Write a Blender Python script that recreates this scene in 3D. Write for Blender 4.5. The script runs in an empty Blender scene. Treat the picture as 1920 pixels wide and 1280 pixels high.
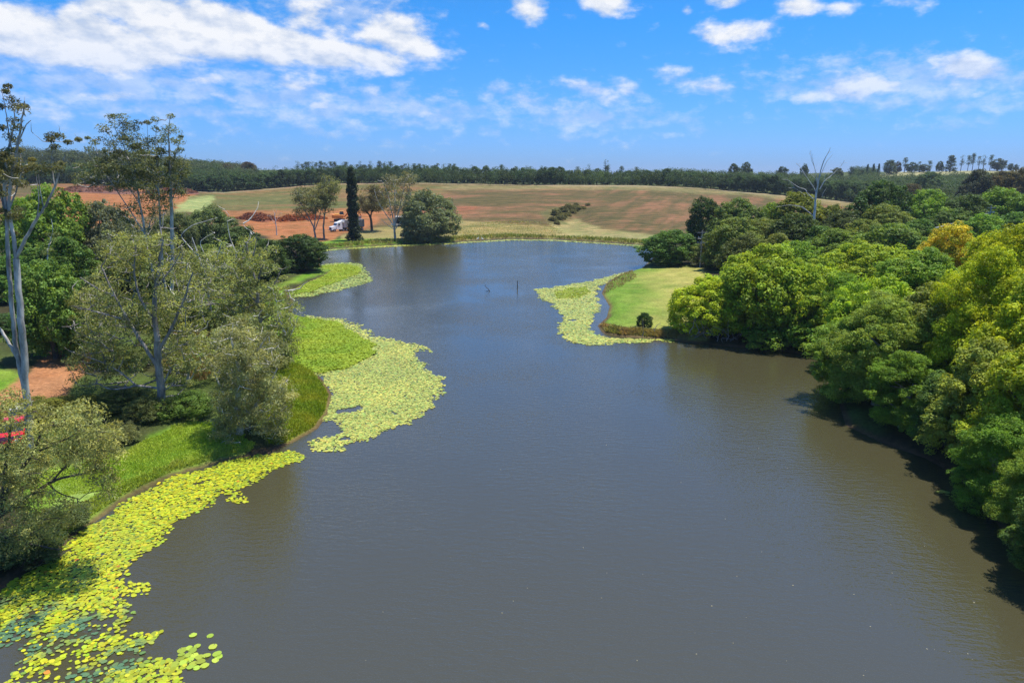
import bpy, math, random
import numpy as np
from mathutils import Vector, Matrix, Euler

# ------------------------------------------------------------------ camera, sky, sun, exposure
SC = bpy.context.scene
COL = SC.collection
CAM_H = 20.0
FPX = 1280.0                     # focal length in photo pixels (24 mm on a 36 mm wide frame)
PITCH = math.atan(310 / 1280)
CP, SP = math.cos(PITCH), math.sin(PITCH)
cam_d = bpy.data.cameras.new("camera")
cam_d.lens = 24; cam_d.sensor_width = 36; cam_d.clip_end = 20000; cam_d.clip_start = 0.1
cam = bpy.data.objects.new("camera", cam_d)
cam.location = (0, 0, CAM_H)
cam.rotation_euler = (math.pi / 2 - PITCH, 0, 0)
COL.objects.link(cam); SC.camera = cam

SUN_EL = math.radians(73)
SUN_AZ = math.atan2(0.80, 0.38)      # from +Y towards +X
sun_dir = Vector((math.sin(SUN_AZ) * math.cos(SUN_EL), math.cos(SUN_AZ) * math.cos(SUN_EL), math.sin(SUN_EL)))
sun_d = bpy.data.lights.new("sun", 'SUN')
sun_d.energy = 5.0; sun_d.angle = math.radians(0.53); sun_d.color = (1.0, 0.95, 0.87)
sun = bpy.data.objects.new("sun", sun_d)
sun.rotation_euler = sun_dir.to_track_quat('Z', 'Y').to_euler()
COL.objects.link(sun)
SC.view_settings.view_transform = 'Standard'
SC.view_settings.look = 'None'
SC.view_settings.gamma = 1.0
SC.view_settings.exposure = 0.38
SC.render.engine = 'CYCLES'
SC.cycles.use_denoising = True
SC.cycles.denoising_prefilter = 'NONE'
SC.cycles.denoising_input_passes = 'RGB_ALBEDO_NORMAL'
SC.cycles.max_bounces = 6
SC.cycles.diffuse_bounces = 3
SC.cycles.glossy_bounces = 2
SC.cycles.transmission_bounces = 3
SC.cycles.transparent_max_bounces = 4
SC.cycles.sample_clamp_indirect = 4.0

def pix_dir(px, py):
    u = (px - 960) / FPX; v = (640 - py) / FPX
    return np.array([u, CP + v * SP, -SP + v * CP])

# clouds: centre x, y, half width, half height, tilt, strength
CLOUDS = [
 (60,66,170,60,4,1.9),(190,80,170,54,6,2.0),(640,60,190,46,10,.8),(90,100,120,26,4,1.1),(330,46,190,56,16,2.1),(455,66,160,44,18,2.0),(560,90,160,32,12,1.9),
 (690,106,105,26,8,1.6),(735,70,120,50,14,1.3),(785,90,60,20,10,1.5),(650,22,100,34,10,.6),(390,116,130,12,5,.85),(250,133,70,11,4,.7),
 (360,150,80,13,-3,.75),(200,181,82,17,2,.95),(545,160,100,24,16,.85),(600,200,75,13,6,.6),(430,186,70,12,22,.45),
 (706,180,38,16,24,.8),(820,214,85,17,4,.75),(905,48,20,11,8,.9),(985,15,45,22,20,1.0),(1145,10,56,24,8,1.05),
 (990,190,95,20,14,.9),(1098,168,72,18,16,.95),(1187,172,44,15,22,.65),(1230,222,42,16,0,.6),(1143,235,40,10,12,.4),
 (1390,60,80,30,-6,1.05),(1325,163,92,24,14,.85),(1560,168,110,26,5,.9),(1660,158,85,24,8,1.0),(1750,150,95,30,12,.85),
 (1830,136,100,26,16,1.15),(1915,158,60,30,8,.95),(1490,10,60,18,6,.9),(1575,12,32,12,0,.6),(1700,4,44,16,0,.8),
 (1288,18,12,10,0,.8),(1838,22,14,9,0,.6),(1358,4,34,10,0,.7),(60,190,110,30,10,.45),(1074,240,30,9,0,.45)]

def build_world():
    w = bpy.data.worlds.new("World"); SC.world = w; w.use_nodes = True
    nt = w.node_tree; N = nt.nodes; L = nt.links; N.clear()
    out = N.new('ShaderNodeOutputWorld'); bg = N.new('ShaderNodeBackground')
    sky = N.new('ShaderNodeTexSky'); sky.sky_type = 'NISHITA'; sky.sun_disc = False
    sky.sun_elevation = SUN_EL; sky.sun_rotation = SUN_AZ
    sky.altitude = 200; sky.air_density = 1.0; sky.dust_density = 0.6; sky.ozone_density = 3.0
    hs = N.new('ShaderNodeHueSaturation'); hs.inputs['Saturation'].default_value = 1.0
    hs.inputs['Value'].default_value = 1.0
    L.new(sky.outputs[0], hs.inputs['Color'])
    tc = N.new('ShaderNodeTexCoord'); sep = N.new('ShaderNodeSeparateXYZ')
    L.new(tc.outputs['Generated'], sep.inputs[0])
    def m(op, a, b=None, c=None):
        n = N.new('ShaderNodeMath'); n.operation = op
        for i, s in enumerate((a, b, c)):
            if s is None: continue
            if isinstance(s, (int, float)): n.inputs[i].default_value = s
            else: L.new(s, n.inputs[i])
        return n.outputs[0]
    az = m('ARCTAN2', sep.outputs[0], sep.outputs[1])
    el = m('ARCSINE', sep.outputs[2])
    cmb = N.new('ShaderNodeCombineXYZ'); L.new(az, cmb.inputs[0]); L.new(el, cmb.inputs[1])
    # warped coordinate so that outlines break up
    nz = N.new('ShaderNodeTexNoise'); nz.noise_dimensions = '2D'
    nz.inputs['Scale'].default_value = 17; nz.inputs['Detail'].default_value = 6; nz.inputs['Roughness'].default_value = 0.56
    mp = N.new('ShaderNodeMapping'); mp.inputs['Scale'].default_value = (1, 2.0, 1)
    L.new(cmb.outputs[0], mp.inputs[0]); L.new(mp.outputs[0], nz.inputs['Vector'])
    veil = None; acc = None
    VEIL = [(250, 160, 330, 70, 3, 1.0), (560, 190, 240, 55, 8, 1.0), (1700, 160, 300, 55, 4, 1.0), (780, 205, 200, 35, 6, .9), (1090, 215, 200, 40, 4, .8), (640, 30, 160, 60, 10, 1.0)]
    for (x, y, rx, ry, t, s) in CLOUDS + VEIL:
        d = pix_dir(x, y); d = d / np.linalg.norm(d)
        a0 = math.atan2(d[0], d[1]); e0 = math.asin(d[2])
        k = 1.0 / math.hypot(1, (x - 960) / FPX) / FPX
        mm = N.new('ShaderNodeMapping'); mm.vector_type = 'TEXTURE'
        mm.inputs['Location'].default_value = (a0, e0, 0)
        mm.inputs['Rotation'].default_value = (0, 0, -math.radians(t))
        mm.inputs['Scale'].default_value = (rx * k * 1.05, ry * k * 1.15, 1)
        L.new(cmb.outputs[0], mm.inputs[0])
        ln = N.new('ShaderNodeVectorMath'); ln.operation = 'LENGTH'; L.new(mm.outputs[0], ln.inputs[0])
        v = m('MULTIPLY_ADD', ln.outputs['Value'], -s, s)
        if (x, y, rx, ry, t, s) in VEIL: veil = v if veil is None else m('MAXIMUM', veil, v)
        else: acc = v if acc is None else m('MAXIMUM', acc, v)
    acc = m('MAXIMUM', acc, -0.4)
    f = m('MULTIPLY_ADD', m('SUBTRACT', nz.outputs['Fac'], 0.5), 2.3, acc)      # mask + noise
    mr = N.new('ShaderNodeMapRange'); mr.interpolation_type = 'SMOOTHSTEP'
    mr.inputs['From Min'].default_value = 0.06; mr.inputs['From Max'].default_value = 0.95
    L.new(f, mr.inputs['Value'])
    # brightness inside the cloud: billows
    nb = N.new('ShaderNodeTexNoise'); nb.noise_dimensions = '2D'
    nb.inputs['Scale'].default_value = 30; nb.inputs['Detail'].default_value = 6; nb.inputs['Roughness'].default_value = .6
    L.new(mp.outputs[0], nb.inputs['Vector'])
    # sunlit side: compare the cloud with itself a little lower
    off = N.new('ShaderNodeVectorMath'); off.operation = 'ADD'; off.inputs[1].default_value = (0.006, 0.022, 0)
    L.new(mp.outputs[0], off.inputs[0])
    nu = N.new('ShaderNodeTexNoise'); nu.noise_dimensions = '2D'
    nu.inputs['Scale'].default_value = 17; nu.inputs['Detail'].default_value = 6; nu.inputs['Roughness'].default_value = .56
    L.new(off.outputs[0], nu.inputs['Vector'])
    slope = m('SUBTRACT', nz.outputs['Fac'], nu.outputs['Fac'])
    lum = m('MULTIPLY_ADD', slope, 1.7, m('MULTIPLY_ADD', nb.outputs['Fac'], 0.55, m('MULTIPLY', f, 0.12)))
    ramp = N.new('ShaderNodeMapRange'); ramp.inputs['From Min'].default_value = 0.0; ramp.inputs['From Max'].default_value = 0.62
    ramp.inputs['To Min'].default_value = 0.0; ramp.inputs['To Max'].default_value = 1.0
    L.new(lum, ramp.inputs['Value'])
    cc = N.new('ShaderNodeMix'); cc.data_type = 'RGBA'
    cc.inputs['A'].default_value = (3.6, 4.2, 5.3, 1); cc.inputs['B'].default_value = (6.1, 6.15, 6.3, 1)
    L.new(ramp.outputs[0], cc.inputs['Factor'])
    elf = N.new('ShaderNodeMapRange'); elf.inputs['From Min'].default_value = 0.0; elf.inputs['From Max'].default_value = 0.17
    elf.inputs['To Min'].default_value = 0.35; elf.inputs['To Max'].default_value = 0.95
    L.new(el, elf.inputs['Value'])
    vn = N.new('ShaderNodeMapRange'); vn.interpolation_type = 'SMOOTHSTEP'; vn.inputs['From Min'].default_value = -.1; vn.inputs['From Max'].default_value = 1.1
    L.new(m('MULTIPLY_ADD', m('SUBTRACT', nb.outputs['Fac'], .5), 2.6, m('MAXIMUM', veil, -.4)), vn.inputs['Value'])
    fac = m('MAXIMUM', m('MULTIPLY', mr.outputs[0], elf.outputs[0]), m('MULTIPLY', vn.outputs[0], .42))
    # deeper blue air: tint of the clear sky by height above the horizon
    def mixc(f, a, b):
        n = N.new('ShaderNodeMix'); n.data_type = 'RGBA'; L.new(f, n.inputs['Factor'])
        for k, v in (('A', a), ('B', b)):
            if isinstance(v, tuple): n.inputs[k].default_value = v + (1,)
            else: L.new(v, n.inputs[k])
        return n.outputs['Result']
    def rng_(a, b):
        n = N.new('ShaderNodeMapRange'); n.inputs['From Min'].default_value = a; n.inputs['From Max'].default_value = b; L.new(el, n.inputs['Value']); return n.outputs[0]
    tint = mixc(rng_(.25, .9), mixc(rng_(.0, .2), (.31, .53, 1.17), (.17, .62, 1.08)), (.55, .85, 1.2))
    tm = N.new('ShaderNodeMix'); tm.data_type = 'RGBA'; tm.blend_type = 'MULTIPLY'; tm.inputs['Factor'].default_value = 1
    L.new(hs.outputs[0], tm.inputs['A']); L.new(tint, tm.inputs['B'])
    mix = N.new('ShaderNodeMix'); mix.data_type = 'RGBA'
    L.new(fac, mix.inputs['Factor']); L.new(tm.outputs['Result'], mix.inputs['A']); L.new(cc.outputs['Result'], mix.inputs['B'])
    L.new(mix.outputs['Result'], bg.inputs['Color'])
    bg.inputs['Strength'].default_value = 0.122
    L.new(bg.outputs[0], out.inputs[0])
build_world()

# ------------------------------------------------------------------ small helpers
rng = np.random.default_rng(7)
random.seed(7)

def sstep(a, b, x):
    t = np.clip((x - a) / (b - a), 0, 1); return t * t * (3 - 2 * t)

_tab = np.random.default_rng(99).random((256, 256))
def vnoise(x, y, s=1.0, seed=0):
    x = np.asarray(x, float) / s + seed * 17.3; y = np.asarray(y, float) / s + seed * 5.7
    xi = np.floor(x).astype(int); yi = np.floor(y).astype(int); fx = x - xi; fy = y - yi
    fx = fx * fx * (3 - 2 * fx); fy = fy * fy * (3 - 2 * fy)
    a = _tab[xi & 255, yi & 255]; b = _tab[(xi + 1) & 255, yi & 255]
    c = _tab[xi & 255, (yi + 1) & 255]; d = _tab[(xi + 1) & 255, (yi + 1) & 255]
    return (a * (1 - fx) + b * fx) * (1 - fy) + (c * (1 - fx) + d * fx) * fy
def fbm(x, y, s, seed=0, o=4):
    v = 0; w = 0.5; t = 0
    for i in range(o):
        v = v + w * vnoise(x, y, s / 2 ** i, seed + i); t += w; w *= .5
    return v / t

def poly_sd(X, Y, poly):
    """signed distance, negative inside"""
    X = np.asarray(X, float); Y = np.asarray(Y, float)
    P = np.asarray(poly, float); Q = np.roll(P, -1, 0)
    d2 = np.full(X.shape, 1e18); ins = np.zeros(X.shape, bool)
    for (x0, y0), (x1, y1) in zip(P, Q):
        ex, ey = x1 - x0, y1 - y0; L2 = ex * ex + ey * ey + 1e-12
        t = np.clip(((X - x0) * ex + (Y - y0) * ey) / L2, 0, 1)
        d2 = np.minimum(d2, (X - x0 - t * ex) ** 2 + (Y - y0 - t * ey) ** 2)
        c = ((y0 > Y) != (y1 > Y))
        with np.errstate(divide='ignore', invalid='ignore'):
            xi = x0 + (Y - y0) * ex / (ey if abs(ey) > 1e-12 else 1e-12)
        ins ^= c & (X < xi)
    d = np.sqrt(d2); return np.where(ins, -d, d)

def G(px, py, z=0.0):
    d = pix_dir(px, py); t = (z - CAM_H) / d[2]
    return np.array([d[0] * t, d[1] * t])
def at(px, py, Y):
    d = pix_dir(px, py); t = Y / d[1]
    return np.array([d[0] * t, Y, CAM_H + d[2] * t])
def project(X, Y, Z):
    dz = Z - CAM_H
    depth = Y * CP - dz * SP; up = Y * SP + dz * CP
    depth = np.where(depth < .5, .5, depth)
    return 960 + FPX * X / depth, 640 - FPX * up / depth

# ------------------------------------------------------------------ lake outline and terrain height
SHORE_PX = [(0,1105),(40,1072),(100,1036),(160,985),(240,930),(330,888),(405,866),(430,858),(500,848),(545,828),(590,803),(612,772),
 (618,742),(603,716),(588,700),(560,684),(545,650),(540,600),(548,566),(540,552),(570,535),(605,520),(625,508),(600,504),(598,490),(600,472),
 (590,467),(640,463.5),(700,459.5),(760,456.5),(850,452.5),(900,449),(960,446.5),(1040,447.5),(1130,453),(1215,459),(1245,470),(1225,486),
 (1205,503),(1165,516),(1140,530),(1131,550),(1146,575),(1141,595),(1124,611),(1134,624),(1165,630),(1262,636),(1280,641),(1350,647),
 (1450,656),(1552,668),(1572,700),(1577,750),(1592,798),(1665,832),(1740,858),(1800,892),(1850,940),(1905,1020),(1970,1110)]
LAKE = [tuple(G(x, y)) for x, y in SHORE_PX] + [(25.5, 18), (27, 0), (26, -60), (-24, -60), (-23, 0), (-20.0, 16), (-20.5, 21), (-24.3, 26)]
COLS = [-200, 200, 500, 650, 1000, 1200, 1400, 1600, 1900]
KY = [0, 60, 120, 170, 220, 245, 260, 300, 330, 430, 600, 800, 1200, 6000]
PROF = np.array([
 [2.0, 2.5, 3.0, 3.5, 4.0, 4.8, 5.5, 7.5, 9.5, 15.5, 27, 33, 36, 30],
 [2.0, 2.2, 2.6, 2.8, 3.0, 3.6, 4.2, 6.4, 8.6, 14.8, 26, 32, 34, 30],
 [1.5, 1.6, 1.8, 1.8, 1.2, 1.3, 1.7, 3.6, 5.6, 12.2, 23, 27, 28, 26],
 [1.2, 1.2, 1.2, 1.2, 0.9, 1.1, 1.5, 3.4, 5.8, 14.8, 21, 25, 26, 26],
 [1.0, 1.0, 1.0, 1.0, 0.8, 1.2, 2.4, 5.0, 7.2, 14.0, 18, 20, 21, 20],
 [1.0, 1.0, 1.0, 1.0, 0.9, 1.3, 2.4, 4.6, 6.6, 13.7, 17, 19, 20, 20],
 [1.0, 1.2, 1.4, 1.6, 1.6, 1.8, 2.2, 3.0, 4.0, 10.0, 15, 20, 21, 20],
 [1.5, 1.8, 2.2, 2.4, 2.4, 2.4, 2.4, 2.6, 3.0, 5.6, 12, 24, 25, 22],
 [1.5, 2.0, 2.6, 3.0, 3.4, 3.6, 3.8, 4.4, 5.0, 8.0, 15, 25.5, 27, 24]])
def height(X, Y, sd=None):
    X = np.asarray(X, float); Y = np.asarray(Y, float)
    if sd is None: sd = poly_sd(X, Y, LAKE)
    bank = np.where(sd > 0, 0.42 * sstep(0, 1.1, sd) + 0.02 * np.clip(sd, 0, 40) + 0.05, -1.3 * sstep(0, 3.5, -sd) + .05 * (1 - sstep(0, .5, -sd)))
    Yc = np.clip(Y, 1, None); depth = Yc * CP + 10 * SP
    c = np.clip(960 + FPX * X / depth, COLS[0], COLS[-1])
    Yk = np.clip(Y, 0, 6000)
    prof = [np.interp(Yk, KY, p) for p in PROF]
    P = np.zeros_like(Yk); 
    for i in range(len(COLS) - 1):
        w = (c >= COLS[i]) & (c <= COLS[i + 1])
        t = sstep(COLS[i], COLS[i + 1], c)
        P = np.where(w, prof[i] * (1 - t) + prof[i + 1] * t, P)
    P = P + (fbm(X, Y, 60, 3, 3) - .5) * np.clip((Y - 230) / 150, 0, 1) * 2.5
    P = P + 1.6 * np.exp(-(((X - 2) / 22) ** 2 + ((Y - 252) / 9) ** 2))
    P = P - 2.0 * np.exp(-(((X - 24 - (Y - 270) * .12) / 7) ** 2)) * sstep(232, 262, Y) * (1 - sstep(300, 350, Y))
    P = P + (fbm(X, Y, 7, 8, 3) - .5) * .35
    w = sstep(0, 28, sd)
    return bank * (1 - w) + P * w
def hgt(x, y): return float(height(np.array([x]), np.array([y]))[0])
_ys = np.concatenate([np.arange(8, 300, .5), np.arange(300, 1200, 2.0)])
def hit(px, py):
    """first terrain (or water) point seen through photo pixel px, py"""
    d = pix_dir(px, py); t = _ys / d[1]
    X = d[0] * t; Z = CAM_H + d[2] * t
    H = np.maximum(height(X, _ys), 0.0)
    k = np.argmax(Z <= H)
    if Z[k] > H[k]: k = len(_ys) - 1
    return np.array([X[k], _ys[k], H[k]])

# ------------------------------------------------------------------ mesh building
def mesh_np(name, V, F, mat, col=None, smooth=False, parent=None, loc=None, mats=None):
    V = np.asarray(V, np.float32).reshape(-1, 3); F = np.asarray(F, np.int32)
    me = bpy.data.meshes.new(name)
    n = F.shape[1]
    me.vertices.add(len(V)); me.vertices.foreach_set('co', V.ravel())
    me.loops.add(F.size); me.loops.foreach_set('vertex_index', F.ravel())
    me.polygons.add(len(F)); me.polygons.foreach_set('loop_start', np.arange(0, F.size, n, dtype=np.int32))
    me.polygons.foreach_set('loop_total', np.full(len(F), n, np.int32))
    if smooth: me.polygons.foreach_set('use_smooth', np.ones(len(F), bool))
    me.update(calc_edges=True)
    if col is not None:
        c = np.ones((len(V), 4), np.float32); c[:, :3] = col
        a = me.color_attributes.new('Col', 'FLOAT_COLOR', 'POINT'); a.data.foreach_set('color', c.ravel())
    me.materials.append(mat)
    o = bpy.data.objects.new(name, me); COL.objects.link(o)
    if parent is not None: o.parent = parent
    if loc is not None: o.location = loc
    return o

def tag(o, label=None, cat=None, group=None, kind=None):
    if label: o['label'] = label
    if cat: o['category'] = cat
    if group: o['group'] = group
    if kind: o['kind'] = kind
    return o
def empty(name, loc=(0, 0, 0), rz=0, sc=(1, 1, 1)):
    o = bpy.data.objects.new(name, None); COL.objects.link(o)
    o.location = loc; o.rotation_euler = (0, 0, rz); o.scale = sc; o.empty_display_size = .2
    return o

def nmat(name):
    m = bpy.data.materials.new(name); m.use_nodes = True
    return m, m.node_tree.nodes, m.node_tree.links, m.node_tree.nodes['Principled BSDF']
def simple(name, rgb, rough=.6, metal=0, var=.12, scale=6, spec=.4, bump=0):
    m, N, L, B = nmat(name)
    tc = N.new('ShaderNodeTexCoord'); nz = N.new('ShaderNodeTexNoise'); nz.inputs['Scale'].default_value = scale
    nz.inputs['Detail'].default_value = 5
    L.new(tc.outputs['Object'], nz.inputs['Vector'])
    mx = N.new('ShaderNodeMix'); mx.data_type = 'RGBA'
    mx.inputs['A'].default_value = tuple(c * (1 - var * 2) for c in rgb) + (1,)
    mx.inputs['B'].default_value = tuple(min(1, c * (1 + var * 2)) for c in rgb) + (1,)
    L.new(nz.outputs['Fac'], mx.inputs['Factor']); L.new(mx.outputs['Result'], B.inputs['Base Color'])
    B.inputs['Roughness'].default_value = rough; B.inputs['Metallic'].default_value = metal
    B.inputs['Specular IOR Level'].default_value = spec
    if bump:
        b = N.new('ShaderNodeBump'); b.inputs['Strength'].default_value = bump; L.new(nz.outputs['Fac'], b.inputs['Height'])
        L.new(b.outputs[0], B.inputs['Normal'])
    return m

def leaf_material(name, trans=.36, rough=.55, spec=.3):
    m, N, L, B = nmat(name)
    at_ = N.new('ShaderNodeVertexColor'); at_.layer_name = 'Col'
    oi = N.new('ShaderNodeObjectInfo')
    mx = N.new('ShaderNodeMix'); mx.data_type = 'RGBA'; mx.blend_type = 'MULTIPLY'; mx.inputs['Factor'].default_value = 1
    L.new(at_.outputs['Color'], mx.inputs['A']); L.new(oi.outputs['Color'], mx.inputs['B'])
    L.new(mx.outputs['Result'], B.inputs['Base Color'])
    B.inputs['Roughness'].default_value = rough; B.inputs['Specular IOR Level'].default_value = spec
    tr = N.new('ShaderNodeBsdfTranslucent')
    m2 = N.new('ShaderNodeMix'); m2.data_type = 'RGBA'; m2.blend_type = 'MULTIPLY'; m2.inputs['Factor'].default_value = 1
    m2.inputs['B'].default_value = (1.5, 1.35, .6, 1)
    L.new(mx.outputs['Result'], m2.inputs['A']); L.new(m2.outputs['Result'], tr.inputs['Color'])
    ms = N.new('ShaderNodeMixShader'); ms.inputs[0].default_value = trans
    L.new(B.outputs[0], ms.inputs[1]); L.new(tr.outputs[0], ms.inputs[2])
    L.new(ms.outputs[0], N['Material Output'].inputs[0])
    return m
M_LEAF = leaf_material('leaf', spec=.18)
M_PAD = leaf_material('lily_pad', trans=.08, rough=.42, spec=.4)
M_GRASS = leaf_material('grass_blades', trans=.3, rough=.7, spec=.15)

def bark(name, a, b, scale=3.0, zs=.35):
    m, N, L, B = nmat(name)
    tc = N.new('ShaderNodeTexCoord'); mp = N.new('ShaderNodeMapping'); mp.inputs['Scale'].default_value = (1, 1, zs)
    nz = N.new('ShaderNodeTexNoise'); nz.inputs['Scale'].default_value = scale; nz.inputs['Detail'].default_value = 6
    nz.inputs['Roughness'].default_value = .65
    L.new(tc.outputs['Object'], mp.inputs[0]); L.new(mp.outputs[0], nz.inputs['Vector'])
    r = N.new('ShaderNodeMapRange'); r.inputs['From Min'].default_value = .38; r.inputs['From Max'].default_value = .62
    L.new(nz.outputs['Fac'], r.inputs['Value'])
    mx = N.new('ShaderNodeMix'); mx.data_type = 'RGBA'; mx.inputs['A'].default_value = a + (1,); mx.inputs['B'].default_value = b + (1,)
    L.new(r.outputs[0], mx.inputs['Factor']); L.new(mx.outputs['Result'], B.inputs['Base Color'])
    B.inputs['Roughness'].default_value = .85; B.inputs['Specular IOR Level'].default_value = .2
    bp = N.new('ShaderNodeBump'); bp.inputs['Strength'].default_value = .5; bp.inputs['Distance'].default_value = .05
    L.new(nz.outputs['Fac'], bp.inputs['Height']); L.new(bp.outputs[0], B.inputs['Normal'])
    return m
M_BARK_DARK = bark('bark_brown', (.05, .04, .03), (.14, .115, .09))
M_BARK_GUM = bark('bark_gum', (.20, .18, .16), (.62, .58, .50), 1.6)
M_BARK_GREY = bark('bark_grey', (.14, .125, .11), (.36, .33, .29), 2.5)
M_BARK_DEAD = bark('bleached_wood', (.38, .355, .32), (.72, .69, .63), 2.0)
M_BARK_PALE = bark('bark_pale', (.35, .32, .28), (.72, .68, .60), 2.0)

# ------------------------------------------------------------------ ground
def mask(px, py, poly, soft=4, wob=6, seed=0, wx=None, wy=None, ws=4):
    sd = poly_sd(px, py, poly)
    n = (fbm(wx, wy, ws, seed, 3) - .5) * 2 * wob
    return 1 - sstep(-soft, soft, sd + n)

def build_ground():
    ang = np.concatenate([np.arange(-180, -52, 4), np.arange(-52, -44, .5), np.arange(-44, 44, .17), np.arange(44, 52, .5), np.arange(52, 180, 4)])
    ang = np.radians(ang); na = len(ang)
    r = [3.0]
    while r[-1] < 9000:
        q = r[-1]
        k = .03 if q < 20 else .0085 if q < 300 else .007 if q < 480 else .03
        r.append(q * (1 + k))
    r = np.array(r); nr = len(r)
    A, R = np.meshgrid(ang, r)
    X = (np.sin(A) * R).ravel(); Y = (np.cos(A) * R).ravel()
    sd = poly_sd(X, Y, LAKE)
    Z = height(X, Y, sd)
    fine = np.clip((Y - 10) / 20, 0, 1) * (sd > .6)
    Z = Z + (fbm(X, Y, 1.2, 21, 3) - .5) * .16 * fine
    V = np.stack([X, Y, Z], 1)
    i = np.arange(nr - 1)[:, None] * na + np.arange(na)[None, :]
    jn = np.roll(np.arange(na), -1)
    a = i; b = np.arange(nr - 1)[:, None] * na + jn[None, :]
    F = np.stack([a, a + na, b + na, b], -1).reshape(-1, 4)
    c0 = len(V); V = np.vstack([V, [[0, 0, -1.3]]])
    px, py = project(X, Y, Z)
    px = np.where(Y < 5, -9999, px)
    C = np.zeros((len(V), 3)); c = C[:-1]
    n1 = fbm(X, Y, 9, 1); n2 = fbm(X, Y, 2.2, 5); n3 = fbm(X, Y, 35, 6)
    def L3(a, b, t): return np.asarray(a)[None] * (1 - t[:, None]) + np.asarray(b)[None] * t[:, None]
    c[:] = L3((.045, .040, .018), (.07, .10, .022), sstep(.35, .65, n1))
    def put(m, colr):
        c[:] = c * (1 - m[:, None]) + colr * m[:, None]
    g = dict(wx=X, wy=Y)
    lawn = L3((.085, .185, .012), (.20, .28, .035), sstep(.3, .7, n2 * .5 + n1 * .5))
    lawnb = L3((.10, .22, .014), (.17, .25, .03), sstep(.3, .7, n2))
    # far field
    far = sstep(222, 236, Y)
    st = fbm(X * .35 + Y * .5, Y * 1.2 - X * .12, 9, 31, 4)
    st2 = fbm(X * .5 + Y * .2, Y * .9 - X * .2, 28, 41, 4)
    wr = sstep(20, 60, X)
    u1 = X - .35 * Y
    st = st * (1 - wr) + fbm(u1 * 1.1, Y * .12, 8, 33, 4) * wr
    st3 = fbm(X * .22 + Y * .3, Y * 1.5 - X * .1, 3.2, 35, 3) * (1 - wr) + fbm(u1 * 1.6, Y * .12, 3.4, 36, 3) * wr
    st = .62 * st + .38 * st3
    t = sstep(.40, .60, .6 * st + .4 * st2)
    field = L3((.098, .082, .030), (.195, .108, .052), t)
    red = sstep(.66, .78, st2) * sstep(.4, .6, st)
    field = field * (1 - red[:, None]) + np.array([.24, .10, .05]) * red[:, None]
    put(far, field)
    gr = mask(px, py, [(960,330),(1230,336),(1400,350),(1600,372),(1600,388),(1400,366),(1200,356),(800,356),(700,338)], 3, 3, 4, ws=12, **g)
    put(gr * .7, L3((.17, .17, .06), (.26, .22, .10), n2))
    # green-tan field to the left
    m_ = mask(px, py, [(340,380),(420,358),(620,342),(800,342),(840,350),(820,380),(700,402),(560,400),(480,398),(330,398)], 6, 10, 7, ws=14, **g)
    put(m_ * sstep(228, 240, Y), L3((.115, .118, .038), (.20, .12, .05), sstep(.42, .62, .4 * st2 + .6 * st)))
    put(mask(px, py, [(330,372),(400,366),(398,384),(392,396),(330,396)], 5, 9, 8, ws=9, **g), L3((.26, .33, .12), (.22, .24, .08), n2))
    dirt = L3((.32, .118, .036), (.28, .135, .06), n2)
    put(mask(px, py, [(100,352),(200,349),(360,361),(345,380),(300,398),(170,425),(120,410)], 5, 10, 9, ws=12, **g), dirt)
    put(mask(px, py, [(455,418),(480,406),(600,398),(680,392),(712,398),(705,424),(668,432),(636,442),(628,456),(560,454),(500,446),(440,425)], 4, 7, 10, ws=9, **g), dirt)
    put(mask(px, py, [(390,396),(600,392),(740,396),(740,410),(600,400),(400,410)], 3, 4, 10, ws=5, **g) * .7, dirt)
    # far shore grass
    tan = L3((.27, .21, .085), (.20, .19, .06), n2)
    put(mask(px, py, [(640,440),(700,428),(760,420),(850,412),(1040,424),(1110,440),(1220,452),(1222,462),(1040,449),(850,454),(640,452)], 2, 2, 11, ws=5, **g), tan)
    put(mask(px, py, [(1030,420),(1080,410),(1130,428),(1235,442),(1232,462),(1130,452),(1050,444)], 3, 3, 12, ws=5, **g) * .8, L3((.22, .25, .08), (.32, .24, .11), n2))
    put(mask(px, py, [(588,456),(640,448),(700,448),(760,448),(850,445),(860,452),(760,457),(590,470)], 1.5, 1.5, 13, ws=4, **g), lawnb)
    put(mask(px, py, [(1010,396),(1050,388),(1075,392),(1062,418),(1040,424),(1020,408)], 4, 5, 14, ws=5, **g) * .7, L3((.08, .10, .03), (.16, .14, .05), n2))
    # pale farm track along the top edge of the field
    edge = [(0,347),(150,345),(300,352),(350,358),(420,361),(520,353),(620,344.5),(800,343.5),(1000,347),(1200,348.5),(1300,352),(1400,361),(1500,370),(1600,380)]
    ex = np.interp(px, [e[0] for e in edge], [e[1] for e in edge])
    put((np.exp(-((py - ex - .6) / .9) ** 2) * (px > 300) * (Y > 300) * .6), L3((.36, .30, .2), (.36, .30, .2), n2))
    put(((py < ex - 1.0) & (Y > 330)).astype(float), L3((.05, .075, .025), (.09, .10, .035), n1))
    put(mask(px, py, [(1640,335),(1668,322),(1760,316),(1900,314),(1990,318),(1990,334),(1880,336),(1760,331),(1700,340)], 2, 2, 15, ws=15, **g), L3((.34, .30, .15), (.26, .26, .11), n2))
    # right lawn
    m_ = mask(px, py, [(1128,560),(1135,532),(1165,514),(1215,500),(1320,500),(1330,640),(1262,636),(1165,630),(1120,626),(1140,595)], 3, 3, 16, ws=2, **g)
    tt = sstep(1150, 1290, px + (fbm(X, Y, 6, 17) - .5) * 130)
    lw = L3((.125, .215, .024), (.33, .29, .08), np.clip(tt * .85 + (n2 - .5) * .4, 0, 1))
    put(m_, lw)
    m_ = mask(px, py, [(1130,618),(1165,616),(1290,622),(1290,640),(1165,633),(1128,627)], 2, 2, 18, ws=1.2, **g)
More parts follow.
